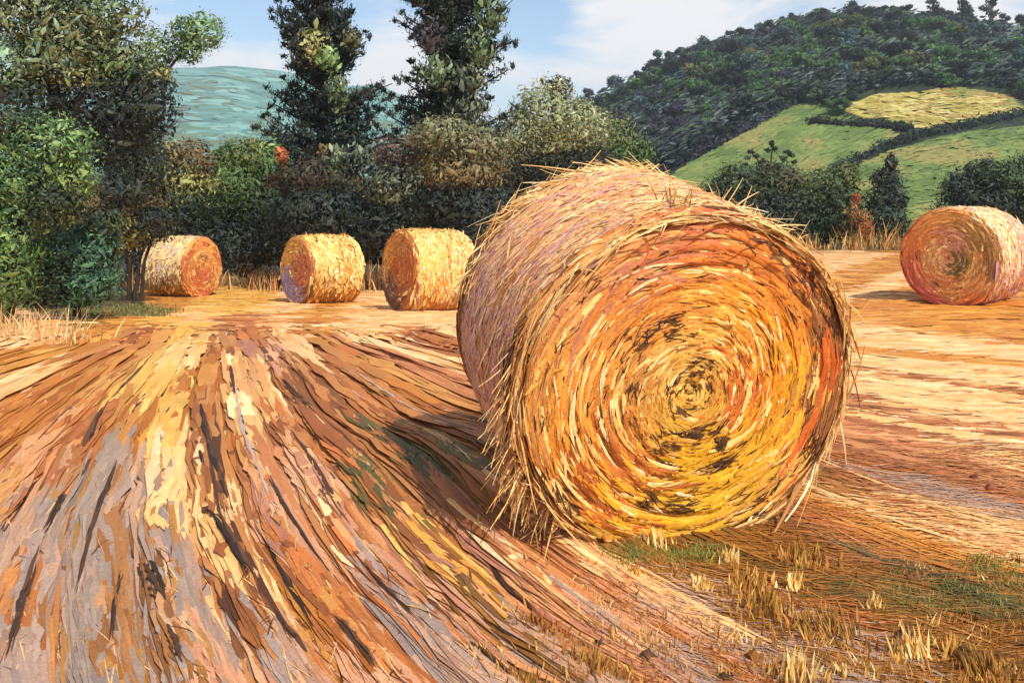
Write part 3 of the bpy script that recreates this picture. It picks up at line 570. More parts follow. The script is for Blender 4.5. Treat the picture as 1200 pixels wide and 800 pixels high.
plant("brown_shrub", "russet brown shrub between the bright green bush and the olive one", "bush", 17.5,
      [(105, 238, 50, 26, RB), (70, 250, 30, 22, OLB), (140, 228, 28, 22, DK), (95, 262, 36, 20, DK)], [[(110, 350, 4), (108, 280, 3), (100, 240, 2)], [(118, 350, 3), (130, 280, 2), (142, 230, 1.5)]], base=(110, 0), dens=1.2, size=.15)
plant("olive_shrub", "olive shrub on bare pale stems, left of the furthest bale", "bush", 20.5,
      [(150, 268, 46, 24, OLB), (130, 285, 26, 14, OLB), (180, 262, 26, 22, DK), (155, 240, 40, 20, RB)],
      [[(150, 352, 3), (152, 310, 2.5), (145, 270, 2)], [(158, 352, 3), (162, 315, 2), (172, 270, 1.5)], [(166, 350, 2.5), (168, 310, 2), (185, 262, 1.5)], [(142, 352, 2.5), (140, 310, 2), (128, 280, 1.5)]], base=(155, 0), dens=1.2, size=.16)
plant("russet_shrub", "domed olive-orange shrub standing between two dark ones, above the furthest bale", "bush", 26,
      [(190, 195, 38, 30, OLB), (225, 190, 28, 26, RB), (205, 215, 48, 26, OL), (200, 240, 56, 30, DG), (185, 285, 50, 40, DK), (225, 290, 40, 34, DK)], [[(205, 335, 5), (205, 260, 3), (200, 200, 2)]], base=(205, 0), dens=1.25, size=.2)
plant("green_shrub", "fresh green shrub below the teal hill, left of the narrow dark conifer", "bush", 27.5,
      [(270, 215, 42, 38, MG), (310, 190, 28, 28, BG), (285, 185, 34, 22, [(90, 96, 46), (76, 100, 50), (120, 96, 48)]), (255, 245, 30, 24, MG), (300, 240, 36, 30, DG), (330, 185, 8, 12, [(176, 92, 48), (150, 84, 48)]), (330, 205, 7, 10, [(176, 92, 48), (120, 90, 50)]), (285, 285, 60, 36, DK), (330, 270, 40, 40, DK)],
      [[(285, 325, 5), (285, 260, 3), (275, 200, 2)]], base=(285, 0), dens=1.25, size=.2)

def conifer(label, Y, px, base_py, rows, extra, seed_cols, lean=0):
    """rows: (py, left px, right px) outline, boughs on a straight stem"""
    bx = (px - 600) / F * Y; root = empty("conifer", (bx, Y, float(G0(bx, Y))), label, "tree", "dark conifers at the back of the field")
    k = Y / F; g = Geo(); gt = Geo()
    ys = [r[0] for r in rows]
    top = min(ys) - 40
    pts = np.array([P(px, base_py, Y), P(px + 2, (base_py + top) / 2, Y), P(px, top, Y)])
    gt.tube(np.stack([np.interp(np.linspace(0, 2, 12), [0, 1, 2], pts[:, i]) for i in range(3)], 1), np.linspace(9, 1.5, 12) * k, (48, 40, 34))
    m = 190
    for i in range(m):
        py = R.uniform(min(ys), max(ys)); lo = np.interp(py, ys, [r[1] for r in rows]); hi = np.interp(py, ys, [r[2] for r in rows])
        az = R.uniform(0, 2 * math.pi); cols = seed_cols[R.integers(len(seed_cols))]
        half = (hi - px) if math.cos(az) > 0 else (px - lo)
        ln = half * (R.uniform(.45, 1.15) if R.random() < .74 else R.uniform(1.1, 1.6))
        dep = .34 * (hi - lo)
        tip = P(px + ln * math.cos(az), py - abs(ln) * R.uniform(.1, .7), Y + dep * math.sin(az) * k)
        st = P(px, py + abs(ln) * .1, Y)
        mid = (st + tip) / 2 + np.array([0, 0, -.04 * abs(ln) * k])
        for q_ in range(3):                    # upswept side twigs
            b0 = st + (tip - st) * R.uniform(.5, 1); dabs(g, b0 + np.array([0, 0, .12]), np.array([.07, .07, .26]), cols, 14, .09, Y, (.1, 1.1), (0, 0, 2.0), 3.2)
        gt.tube(np.array([st, mid, tip]), np.array([2.2, 1.4, .5]) * k, (44, 38, 32), 5)
        for f_ in np.linspace(.3, 1.05, 5):
            c0 = st + (tip - st) * f_ + np.array([0, 0, R.normal(0, .08)])
            dabs(g, c0, np.array([.36, .36, .26]) * (1.5 - 1.15 * f_), cols, int(52 - 34 * f_), .14, Y, (.2, 1.1), (0, 0, .7), 3.0)
            dabs(g, c0, np.array([.44, .44, .36]) * (1.5 - 1.1 * f_), cols, int(54 - 34 * f_), .08, Y, (.5, 1.25), (0, 0, .7), 2.6)
    for (a, b, rx, ry, cols) in extra:
        dabs(g, P(a, b, Y - .9 - R.uniform(0, .4)), np.array([rx, .5 * (rx + ry), ry]) * k, cols, int(rx * ry * .2) + 30, .19, Y, (.3, 1.05), (.1, 0, 1), 2.2)
        dabs(g, P(a, b, Y - 1.1), np.array([rx, .5 * (rx + ry), ry]) * k, cols, int(rx * ry * .26) + 30, .10, Y, (.5, 1.15), (.1, 0, 1), 2.2)
    g.build("crown", M_LEAF, root); gt.build("trunk", M_BARK, root)
CD = [DK, DK, [(36, 48, 48), (48, 62, 58), (30, 40, 42), (58, 72, 66)], [(40, 48, 42), (52, 60, 48), (34, 38, 36)], [(62, 70, 46), (44, 50, 38)]]
conifer("narrow dark conifer with olive patches, left of the pale gap of sky", 29, 378, 315, [(-70, 340, 410), (-20, 335, 415), (20, 325, 420), (80, 326, 420), (150, 318, 440), (210, 312, 452), (270, 312, 455)],
        [(365, 55, 22, 24, OL), (352, 60, 10, 30, DK), (385, 70, 14, 16, [(104, 132, 78), (120, 146, 92)]), (410, 48, 12, 14, [(112, 114, 78), (90, 90, 60)]), (395, 110, 14, 30, [(88, 100, 62), (70, 80, 50)]), (405, 185, 30, 14, GY), (385, 178, 18, 10, RB), (430, 190, 30, 22, GY), (390, 215, 50, 20, [(96, 62, 40), (60, 46, 36), (80, 76, 52)])], CD)
conifer("broad dark conifer with a bare black stem, right of the pale gap of sky", 28, 530, 318, [(-80, 470, 590), (-20, 466, 602), (30, 472, 596), (70, 484, 592), (110, 490, 578), (150, 472, 584), (200, 460, 596), (270, 455, 600)],
        [(510, 85, 24, 22, [(112, 128, 96), (90, 106, 76), (128, 140, 110)]), (562, 60, 18, 28, [(98, 118, 80), (78, 98, 66), (116, 134, 98)]), (575, 20, 20, 24, [(88, 106, 68), (70, 86, 56)]), (550, 95, 22, 18, GY), (505, 45, 22, 26, [(66, 62, 64), (52, 52, 54)]), (545, 130, 26, 18, GY)], CD)

plant("dark_shrub", "near-black shrub at the foot of the narrow conifer, behind the middle small bale", "bush", 25.5,
      [(370, 255, 60, 44, DK), (345, 285, 40, 30, DK), (420, 270, 44, 40, DK), (365, 210, 50, 24, [(74, 50, 38), (50, 44, 36), (60, 64, 44)]), (455, 225, 30, 20, GY)], [[(380, 318, 5), (378, 250, 3)]], base=(380, 0), dens=1.3, size=.2)
plant("grey_green_shrub", "grey-green shrub with mauve-brown top, between the feet of the two conifers", "bush", 25,
      [(470, 180, 34, 22, [(92, 72, 64), (78, 66, 62), (66, 66, 56)]), (470, 215, 40, 28, GY), (490, 255, 46, 36, DK), (450, 275, 40, 30, DK), (500, 195, 30, 22, OLB)], [[(475, 316, 5), (474, 250, 3), (470, 190, 2)]], base=(475, 0), dens=1.3, size=.2)
plant("olive_bush", "low olive bush in front of the broad conifer's bare stem", "bush", 24,
      [(520, 158, 44, 22, GO), (560, 175, 44, 26, GO), (545, 205, 50, 22, [(98, 88, 60), (120, 104, 66), (80, 74, 54)]), (545, 250, 56, 36, DK), (570, 285, 50, 30, DK), (560, 270, 26, 10, [(110, 62, 40), (80, 50, 38)])],
      [[(526, 250, 3), (528, 215, 3), (530, 160, 2)], [(558, 300, 3), (560, 240, 3), (562, 190, 2)]], base=(545, 0), dens=1.3, size=.18)
plant("pale_bush", "pale olive bush with yellow flecks behind the top of the huge bale", "bush", 30,
      [(640, 135, 42, 40, PO), (610, 160, 36, 34, PO), (680, 150, 36, 34, PO), (655, 105, 18, 16, [(160, 164, 120), (60, 56, 48)]), (640, 175, 46, 26, GO), (600, 200, 44, 28, [(90, 84, 60), (66, 62, 50)]), (650, 205, 60, 30, DK), (690, 195, 40, 26, DK), (650, 165, 30, 20, [(206, 168, 90), (150, 140, 80)]), (640, 250, 70, 40, DK)],
      [[(645, 310, 4), (645, 200, 3), (650, 110, 1.5)]], base=(645, 0), dens=1.1, size=.2)
plant("round_bush", "small mid-green bush where the wooded hill comes down to the bales", "bush", 38,
      [(718, 165, 30, 34, [(104, 112, 66), (84, 94, 56), (124, 130, 80)]), (735, 185, 30, 22, MG), (745, 175, 24, 20, [(70, 84, 54), (60, 70, 60)]), (725, 215, 46, 40, DG)], [[(722, 300, 4), (720, 200, 2)]], base=(722, 0), dens=1.1, size=.24)

plant("dark_bush", "wide dark bush directly behind the right shoulder of the huge bale", "bush", 37,
      [(870, 222, 40, 30, DG), (910, 218, 40, 32, [(60, 62, 42), (48, 56, 40), (76, 72, 46)]), (840, 235, 30, 24, DG), (890, 255, 60, 34, DK), (930, 250, 36, 34, DG)], [[(890, 300, 4), (890, 230, 2.5)]], base=(890, 0), dens=1.2, size=.24)
plant("sapling", "thin open sapling poking up above the dark bush on the right", "tree", 38.5,
      [(880, 178, 4, 2, DK), (886, 183, 4, 2, DK), (876, 185, 3, 2, DG), (904, 168, 3, 3, DK), (908, 174, 4, 2, DK), (900, 176, 3, 2, DG), (922, 178, 4, 2, DK), (928, 182, 3, 2, DK), (918, 186, 4, 3, DG), (893, 190, 5, 3, DG), (912, 194, 5, 3, DG), (931, 190, 3, 2, DK), (874, 193, 3, 2, DK), (900, 200, 7, 4, DG), (905, 209, 12, 7, DG)],
      [[(902, 296, 2), (902, 230, 1.6), (904, 190, 1), (905, 168, .6)], [(903, 215, 1.2), (890, 190, .8), (880, 178, .5)], [(903, 205, 1.2), (918, 190, .8), (928, 178, .5)]], base=(902, 0), dens=1.0, size=.18)
plant("leafy_bush", "mid-green bush between the wide dark bush and the pointed evergreen", "bush", 36.5,
      [(965, 225, 34, 30, [(66, 84, 46), (54, 70, 42), (88, 96, 54)]), (985, 250, 30, 36, DG), (950, 260, 36, 30, [(40, 60, 42), (52, 72, 50)]), (990, 205, 20, 16, [(100, 106, 56), (80, 90, 50)])], [[(970, 292, 4), (968, 230, 2)]], base=(970, 0), dens=1.2, size=.24)
plant("evergreen", "small pointed black-green evergreen beside the rusty weeds", "tree", 36,
      [(1044, 192, 8, 12, DK), (1038, 212, 17, 18, DK), (1038, 235, 24, 22, DK), (1038, 258, 28, 22, [(40, 56, 46), (34, 44, 36), (60, 78, 62)]), (1040, 275, 28, 18, DK), (1048, 228, 12, 30, [(66, 92, 78), (50, 70, 58), (36, 44, 38)])], [[(1040, 290, 4), (1040, 240, 3), (1044, 182, 1)]], base=(1040, 0), dens=1.4, size=.22, aspect=3)
plant("hedge_bush", "broad dark bush right above the bale at the right edge", "bush", 36,
      [(1125, 222, 22, 24, DK), (1155, 205, 26, 22, DG), (1180, 215, 30, 26, [(52, 70, 44), (40, 52, 38), (66, 82, 52)]), (1150, 240, 50, 26, DK), (1215, 215, 40, 40, DG), (1200, 250, 50, 28, DK)], [[(1160, 292, 4), (1160, 220, 2.5)]], base=(1160, 0), dens=1.25, size=.23)
plant("rusty_weeds", "rusty orange weeds standing at the foot of the pointed evergreen", "weeds", 35.2,
      [(1004, 232, 5, 7, [(180, 92, 56), (150, 84, 50)]), (1000, 250, 8, 14, [(160, 110, 66), (120, 98, 58), (170, 92, 56)]), (1012, 262, 9, 18, [(150, 110, 64), (176, 90, 48), (100, 90, 50)])],
      [[(1004, 292, .8), (1003, 260, .6), (1004, 228, .4)], [(1010, 292, .8), (1013, 250, .5)], [(998, 292, .8), (997, 246, .5)]], base=(1004, 0), dens=.8, size=.14, bark=(150, 110, 64), crown_name="flower_heads", trunk_name="stems")

# ------------------------------------------------------------------ hills
RX = [300, 560, 640, 690, 730, 760, 800, 870, 960, 1050, 1120, 1200, 1400, 1700, 2100]
RY = [262, 200, 150, 124, 104, 92, 70, 48, 24, 20, 30, 40, 60, 120, 220]
def ridge(px): return np.interp(px, RX, RY)
def hill_at(px, py):
    rp = ridge(px); f = np.clip((302 - py) / np.maximum(302 - rp, 1), 0, 1)
    Y = 50 * (230 / 50) ** (f ** .85) + 6 * (N1(px / 90., f * 3) - .5) * f
    return np.stack([(px - 600) / F * Y, Y, CZ - (py - HZ) / F * Y], -1)
def inpoly(px, py, poly):
    poly = np.array(poly, float); inside = np.zeros(px.shape, bool); j = len(poly) - 1
    for i in range(len(poly)):
        xi, yi = poly[i]; xj, yj = poly[j]
        m = ((yi > py) != (yj > py)) & (px < (xj - xi) * (py - yi) / (yj - yi + 1e-9) + xi); inside ^= m; j = i
    return inside
FIELD_A = [(770, 240), (785, 212), (815, 190), (870, 160), (925, 128), (950, 122), (985, 140), (1020, 150), (1050, 160), (1000, 188), (960, 215), (900, 250), (800, 260)]
FIELD_Y = [(985, 128), (1005, 119), (1030, 113), (1075, 111), (1120, 106), (1160, 108), (1186, 118), (1198, 130), (1165, 133), (1120, 141), (1085, 150), (1060, 148), (1035, 138), (1008, 134)]
FIELD_B = [(950, 260), (985, 208), (1040, 180), (1090, 166), (1140, 156), (1300, 138), (1500, 160), (1500, 290), (950, 290)]
def hill():
    cols = np.linspace(300, 2100, 460); fr = np.linspace(0, 1, 170)
    PX, FR = np.meshgrid(cols, fr); PY = 302 - FR * (302 - ridge(PX))
    V = hill_at(PX, PY)
    back = []
    for i, (dy, dz) in enumerate(((40, -3), (120, -22), (240, -70))):
        b = V[-1].copy(); s = (b[:, 1] + dy) / b[:, 1]; b[:, 0] *= s; b[:, 1] *= s; b[:, 2] = np.maximum(b[:, 2] + dz, G0(b[:, 0], b[:, 1]) - .5); back.append(b)
    V = np.concatenate([V, np.array(back)]); nr, na = V.shape[:2]
    px = np.concatenate([PX, np.repeat(PX[-1:], 3, 0)]).ravel(); py = np.concatenate([PY, np.repeat(PY[-1:], 3, 0)]).ravel()
    qx = px + 14 * (N1(px / 26, py / 14) - .5); qy = py + 7 * (N2(px / 26, py / 14) - .5)
    n = len(px); pk = N3(px / 40 + py / 30, py / 9) + R.normal(0, .06, n)
    c = lin(np.array([(44, 54, 40), (54, 64, 44), (40, 46, 44)]))[np.clip(pk * 3, 0, 2).astype(int)]
    gr = lin(np.array([(98, 114, 60), (108, 124, 66), (118, 132, 74), (128, 132, 76)]))
    ye = lin(np.array([(168, 152, 76), (186, 170, 88), (194, 180, 106), (176, 146, 78)]))
    m = inpoly(qx, qy, FIELD_A); c[m] = gr[np.clip(pk[m] * 4, 0, 3).astype(int)]
    m = inpoly(qx, qy, FIELD_B); c[m] = gr[np.clip(pk[m] * 4, 0, 3).astype(int)] * np.array([1.1, 1.05, .9])
    m = inpoly(qx, qy, FIELD_Y); c[m] = ye[np.clip(pk[m] * 4, 0, 3).astype(int)]
    m = inpoly(qx, qy, [(985, 250), (1000, 205), (1020, 215), (1015, 250)]) ; c[m] = lin((176, 172, 90))
    idx = np.arange(nr * na).reshape(nr, na)
    q = np.stack([idx[:-1, :-1], idx[:-1, 1:], idx[1:, 1:], idx[1:, :-1]], -1).reshape(-1, 4)
    g = Geo(); g.add(V, q, None, c * .9)
    tag(g.build("hill", M_HILL), "steep green hill with meadows and a yellow field under dark woods", "hill", None, "structure")
hill()
def meadow():
    g = Geo(); n = 16000
    px = R.uniform(760, 1330, n); py = R.uniform(104, 262, n)
    fa, fb, fy_ = inpoly(px, py, FIELD_A), inpoly(px, py, FIELD_B), inpoly(px, py, FIELD_Y)
    fy_ = inpoly(px + 26 * (N1(px / 22, py / 10) - .5), py + 9 * (N2(px / 22, py / 9) - .5), FIELD_Y)
    m = fa | fb | fy_; px, py, fy_, fb = px[m], py[m], fy_[m], fb[m]; n = len(px)
    gr = lin(np.array([(92, 110, 58), (104, 122, 64), (116, 132, 70), (126, 130, 72), (140, 134, 78)])); ye = lin(np.array([(158, 142, 70), (176, 160, 84), (190, 176, 106), (160, 130, 72), (136, 138, 72)]))
    k2 = np.clip((N3(px / 34 + 3, py / 8) * 1.3 - .15 + R.normal(0, .13, n)) * 5, 0, 4).astype(int)
    c = np.where(fy_[:, None], ye[k2], gr[k2]) * .9
    L = R.uniform(5, 22, n); t = np.linspace(-.5, .5, 4); sl = np.where(fy_, -.04, np.where(fb, -.22, -.5)) + R.normal(0, .12, n)
    qx = px[:, None] + t * L[:, None]; qy = py[:, None] + t * (L * sl)[:, None]
    C = hill_at(qx, qy); C[..., 2] += R.uniform(.05, .3, n)[:, None]
    W = (R.uniform(1.2, 4, n) * C[:, 0, 1] / F)[:, None] * np.array([.3, 1, .9, .25]) * 2
    g.ribbons(C, unit(np.array([-.1, -.5, 1.])), W, c, .06, .05)
    tag(g.build("meadow_grass", M_FARLEAF), "mown and ripening grass of the hill meadows", "grass", None, "stuff")
meadow()

def far_hill():
    cols = np.linspace(-900, 900, 200); fr = np.linspace(0, 1, 60)
    fx_ = [-900, -300, 0, 100, 170, 200, 260, 330, 400, 460, 520, 620, 900]; fy_ = [150, 95, 82, 90, 92, 82, 78, 84, 98, 106, 128, 160, 225]
    PX, FR = np.meshgrid(cols, fr); rp = np.interp(PX, fx_, fy_) + 6 * (N1(PX / 40, 1.) - .5); PY = 236 - FR * (236 - rp)
    Y = 420 * (950 / 420) ** FR + 40 * (N2(PX / 60, FR * 4) - .5) * FR
    V = np.stack([(PX - 600) / F * Y, Y, CZ - (PY - HZ) / F * Y], -1)
    b = V[-1].copy(); b[:, 1] += 300; b[:, 2] = np.maximum(b[:, 2] - 60, CZ - 8.5)
    V = np.concatenate([V, b[None]]); nr, na = V.shape[:2]
    px = np.concatenate([PX, PX[-1:]]).ravel(); py = np.concatenate([PY, PY[-1:]]).ravel()
    pk = N3(px / 30 + py / 9, py / 6 - px / 60)
    pal = lin(np.array([(84, 132, 120), (104, 150, 138), (112, 160, 150), (84, 138, 136), (130, 170, 160)]))  # distance haze mixed into the hill's colours as teal
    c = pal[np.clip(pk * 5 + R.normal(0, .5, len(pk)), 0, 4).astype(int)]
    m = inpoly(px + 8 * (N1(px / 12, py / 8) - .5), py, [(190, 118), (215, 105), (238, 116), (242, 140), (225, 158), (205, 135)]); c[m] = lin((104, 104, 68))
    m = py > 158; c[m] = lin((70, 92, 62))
    idx = np.arange(nr * na).reshape(nr, na)
    q = np.stack([idx[:-1, :-1], idx[:-1, 1:], idx[1:, 1:], idx[1:, :-1]], -1).reshape(-1, 4)
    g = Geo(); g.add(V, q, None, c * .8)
    tag(g.build("far_hill", M_FAR), "distant hill with pale teal haze painted in, seen between the trees on the left", "hill", None, "structure")
far_hill()
def far_meadow():
    g = Geo(); n = 5000; ob = bpy.data.objects["far_hill"].data
    co = np.empty(len(ob.vertices) * 3, np.float32); ob.vertices.foreach_get("co", co); V = co.reshape(-1, 200, 3)[:-1].astype(float)
    i = R.uniform(12, 57, n); j = R.uniform(20, 178, n); t = np.linspace(-.5, .5, 4); L = R.uniform(1.2, 5, n)
    jj = j[:, None] + t * L[:, None]; ii = i[:, None] - t * L[:, None] * R.uniform(.1, .7, n)[:, None]
    a, b = ii.astype(int), jj.astype(int); fa, fb = (ii - a)[..., None], (jj - b)[..., None]
    C = (V[a, b] * (1 - fb) + V[a, b + 1] * fb) * (1 - fa) + (V[a + 1, b] * (1 - fb) + V[a + 1, b + 1] * fb) * fa
    C[..., 2] += R.uniform(.4, 1.5, n)[:, None]
    pal = lin(np.array([(88, 134, 122), (98, 144, 132), (108, 154, 144), (128, 172, 160), (96, 124, 100), (90, 140, 136), (104, 120, 88)]))  # haze teal carried by the grass strokes too
    k2 = np.clip((N2(j / 9, i / 5) * 1.3 - .15 + R.normal(0, .16, n)) * 7, 0, 6).astype(int)
    g.ribbons(C, unit(np.array([0, -.6, 1.])), (R.uniform(2, 6, n))[:, None] * np.array([.3, 1, .9, .2]) * 1.3, pal[k2] * .85, .06, .05)
    tag(g.build("far_grass", M_FAR), "grassland with pale teal haze painted in, strewn over the distant hill on the left", "grassland", None, "stuff")
far_meadow()

# woods on the hill: each tree its own object, a handful of crowns shared
def crown_mesh(cols, tall, seed):
    g = Geo(); m = 9
    for i in range(m):
        c0 = np.array([R.normal(0, 1.2), R.normal(0, 1.2), R.uniform(.6, 4.9) * tall]); rr = R.uniform(.7, 1.7) * (1.15 - .1 * c0[2] / tall)
        dabs(g, c0, np.array([rr, rr, rr * .9]), cols, 150, .62, 80, (.4, 1.1), (.5, .2, .6), 2.4)
        dabs(g, c0, np.array([rr, rr, rr * .9]), cols, 130, .33, 80, (.7, 1.4), (.5, .2, .6), 2.2)
    g.tube(np.array([[0, 0, -.6], [0, 0, 2], [.1, 0, 4 * tall]]), np.array([.25, .2, .05]), (50, 42, 38), 6)
    return g
FOREST = [("dark", [(36, 42, 36), (46, 54, 42), (30, 34, 38)], 1.0), ("blue", [(56, 74, 74), (70, 92, 90), (44, 54, 60), (92, 112, 112)], .95), ("green", [(64, 92, 54), (82, 110, 64), (48, 66, 44)], .95), ("olive", [(90, 92, 54), (74, 82, 50), (58, 60, 44)], .9), ("violet", [(60, 56, 68), (46, 44, 56), (72, 72, 86)], 1.05)]
KIND_LABEL = {"dark": "near-black tree in the wood covering the steep hill", "blue": "blue-grey tree in the wood covering the steep hill", "green": "fresh green tree in the wood covering the steep hill", "olive": "olive green tree in the wood covering the steep hill", "violet": "slate-violet tree in the wood covering the steep hill"}
protos = {}
for nm, cols, tall in FOREST:
    for v in range(4):
        o = crown_mesh(cols, tall, v).build("wood_tree", M_FARLEAF); protos.setdefault(nm, []).append([o, False])
FOREST_POLY = [(668, 140), (700, 122), (760, 92), (800, 70), (870, 48), (960, 24), (1050, 20), (1120, 30), (1200, 40), (1330, 55), (1330, 120), (1200, 118), (1190, 104), (1120, 102), (1040, 104), (995, 112), (985, 138), (950, 118), (920, 124), (860, 158), (810, 186), (785, 205), (700, 190)]
def undergrowth():
    g = Geo(); n = 42000
    px = R.uniform(660, 1340, n); py = R.uniform(12, 210, n); m = inpoly(px, py, FOREST_POLY); px, py = px[m], py[m]; n = len(px)
    pal = lin(np.array([(40, 48, 44), (56, 64, 70), (50, 66, 46), (72, 90, 58), (44, 46, 54), (84, 96, 92), (36, 42, 38)]))
    k2 = np.clip((N1(px / 40 + py / 28, py / 9 + px / 60) * 1.3 - .15 + R.normal(0, .16, n)) * 7, 0, 6).astype(int)
    L = R.uniform(3, 11, n); t = np.linspace(-.5, .5, 4); sl = R.normal(-.4, .35, n)
    C = hill_at(px[:, None] + t * L[:, None], py[:, None] + t * (L * sl)[:, None]); C[..., 2] += R.uniform(.2, 3.2, n)[:, None]
    g.ribbons(C, unit(R.normal(0, .35, (n, 1, 3)) + [-.1, -.7, .8]), (R.uniform(.8, 2.6, n) * C[:, 0, 1] / F)[:, None] * np.array([.3, 1, .9, .2]) * 1.6, pal[k2], .08, .06)
    tag(g.build("undergrowth", M_FARLEAF), "dark tangled undergrowth filling the wood on the steep hill", "undergrowth", None, "stuff")
undergrowth()
cand = []
while len(cand) < 278:
    a, b = R.uniform(668, 1330), R.uniform(18, 205)
    if inpoly(np.array([a]), np.array([b]), FOREST_POLY)[0]:
        if all((a - c) ** 2 / 130 + (b - d) ** 2 / 45 > 1 for c, d in cand[-140:]): cand.append((a, b))
ridge_pts = [(x, float(ridge(x)) + 1) for x in np.linspace(690, 1230, 17)]
for (a, b) in cand + ridge_pts:
    p = hill_at(np.array(a), np.array(b))
    z = N1(a / 45 + 7, b / 22) + R.normal(0, .12)
    onridge = b < ridge(a) + 16
    if b > 150 or (abs(b - (210 - (a - 785) * .62)) < 16 and a < 950): nm = ["violet", "dark", "dark"][R.integers(3)]  # violet and dark trees carry the wood's shadow edge as colour
    elif onridge and a < 900: nm = ["violet", "blue", "dark"][R.integers(3)]
    elif onridge: nm = ["dark", "dark", "violet"][R.integers(3)]
    elif z < .34: nm = "dark"
    elif z < .5: nm = "blue" if R.random() < .5 else "dark"
    elif z < .68: nm = "green"
    else: nm = ["olive", "green", "dark"][R.integers(3)]
    slot = protos[nm][R.integers(4)]
    o = slot[0] if not slot[1] else slot[0].copy()
    if slot[1]: COL.objects.link(o)
    slot[1] = True
    s = p[1] / 200 * R.uniform(.8, 1.3) * (1.02 if not onridge else .72)
    o.location = Vector(p) - Vector((0, 0, .4)); o.scale = (s * R.uniform(.9, 1.3), s * R.uniform(.9, 1.3), s * R.uniform(.7, 1.1)); o.rotation_euler = (0, 0, R.uniform(0, 6.28))
    tag(o, KIND_LABEL[nm], "tree", nm + " trees in the hill wood")
for nm in protos:
    for slot in protos[nm]:
        if not slot[1]: bpy.data.objects.remove(slot[0])
# tall thin pines on the crest
for i, (px, h, lab) in enumerate([(1094, 44, "tall bare-stemmed pine on the hill crest, leftmost of three"), (1128, 50, "tall bare-stemmed pine on the hill crest, between two others"), (1162, 46, "reddish-stemmed pine on the hill crest, rightmost of three")]):
    y0 = float(ridge(px)) + 2; Yp = float(hill_at(np.array(px), np.array(y0))[1]); k = Yp / F
    p = hill_at(np.array(px), np.array(y0)); root = empty("pine_tree", p, lab, "tree", "pines on the hill crest")
    g = Geo(); t = Geo()
    t.tube(np.array([p - [0, 0, .5], p + [0, 0, h * .5 * k], p + [.1, 0, h * k]]), np.array([2.2, 1.6, .8]) * k, [(60, 48, 46), (50, 44, 46), (150, 84, 62)][i])
    for f_ in (.25, .45, .6, .75, .88, 1.0):
        dabs(g, p + np.array([R.normal(0, 3) * k, 0, h * f_ * k]), np.array([9, 9, 5]) * k * (1.15 - .5 * f_), [(50, 54, 52), (70, 72, 74), (40, 44, 42)], 60, 4.2 * k, 80, (.3, 1.1), None, 2)
    for f_ in (.05, .15):
        dabs(g, p + np.array([R.normal(0, 3) * k, 0, h * f_ * k]), np.array([12, 12, 6]) * k, [(44, 50, 46), (60, 64, 62), (36, 40, 38)], 110, 4.2 * k, 80, (.3, 1.1), None, 2)
    g.build("crown", M_FARLEAF, root); t.build("trunk", M_BARK, root)

def hedgerow(label, line, th, cols):
    line = np.array(line, float); t = np.linspace(0, 1, 60)
    px = np.interp(t, np.linspace(0, 1, len(line)), line[:, 0]); py = np.interp(t, np.linspace(0, 1, len(line)), line[:, 1])
    g = Geo(); pts = hill_at(px, py)
    for p in pts:
        k = p[1] / F; r = th * k * R.uniform(.25, 1.3)
        dabs(g, p + np.array([0, 0, r * .5]), np.array([r * 1.6, r * 1.3, r]), cols, 70, 3.6 * k, 80, (.3, 1.1), None, 2)
    o = g.build("hedgerow", M_FARLEAF, None, True, pts[30]); tag(o, label, "hedge")
hedgerow("dark hedgerow climbing right beneath the yellow field on the hill", [(975, 203), (1010, 186), (1050, 170), (1090, 158), (1140, 148), (1200, 136), (1300, 132)], 7, DK + [(48, 66, 60), (40, 50, 48)])
hedgerow("short ragged dark hedge at the left end of the yellow field", [(955, 146), (985, 149), (1010, 150), (1040, 152), (1062, 154)], 7, DK)
hedgerow("hedge in the slate tones of shadow along the lower edge of the hill wood", [(745, 205), (790, 196), (830, 176), (880, 152), (925, 126)], 6, [(52, 54, 64), (40, 42, 46), (64, 66, 78), (44, 50, 40)])  # slate colours stand for the wood's shadow edge
hedgerow("dark hedge dropping between two green meadows towards the leafy bush", [(960, 222), (985, 205), (1000, 196)], 7, DG)

# ------------------------------------------------------------------ grasses
def tuft(g, x, y, n, h, w, cols, spread, lean=(0, 0), stiff=.6):
    cc = lin(np.array(cols)); bx = x + R.normal(0, spread, n); by = y + R.normal(0, spread, n)
    d = unit(np.stack([R.normal(lean[0], .13, n), R.normal(lean[1], .13, n), np.ones(n)], 1))
    H = h * R.uniform(.45, 1.1, n); s = np.linspace(0, 1, 5)
    p0 = np.stack([bx, by, Gz(bx, by) - .01], 1)
    side = d.copy(); side[:, 2] = 0
    C = p0[:, None] + d[:, None] * s[None, :, None] * H[:, None, None] + side[:, None] * (s ** 2)[None, :, None] * H[:, None, None] * (1 - stiff) * 2
    C[..., 2] -= (s ** 2)[None] * H[:, None] * (1 - stiff) * .3
    nr = unit(R.normal(0, 1, (n, 3)) * [1, 1, .2] + [0, -1.2, 0])
    g.ribbons(C, nr[:, None], w * R.uniform(.5, 1.3, n)[:, None] * np.array([.7, 1, .9, .55, .08]), cc[R.integers(len(cc), size=n)] * R.uniform(.8, 1.15, (n, 1)), .25, .06)
TAN = [(214, 160, 76), (196, 140, 62), (232, 184, 100), (176, 122, 54)]
PAL_ = [(244, 206, 126), (236, 190, 106), (250, 222, 156), (222, 168, 88)]
OLT = [(168, 118, 48), (148, 102, 44), (186, 138, 62), (120, 88, 44), (198, 150, 76)]
BRT = [(150, 92, 46), (124, 74, 40), (176, 112, 58), (206, 130, 62)]
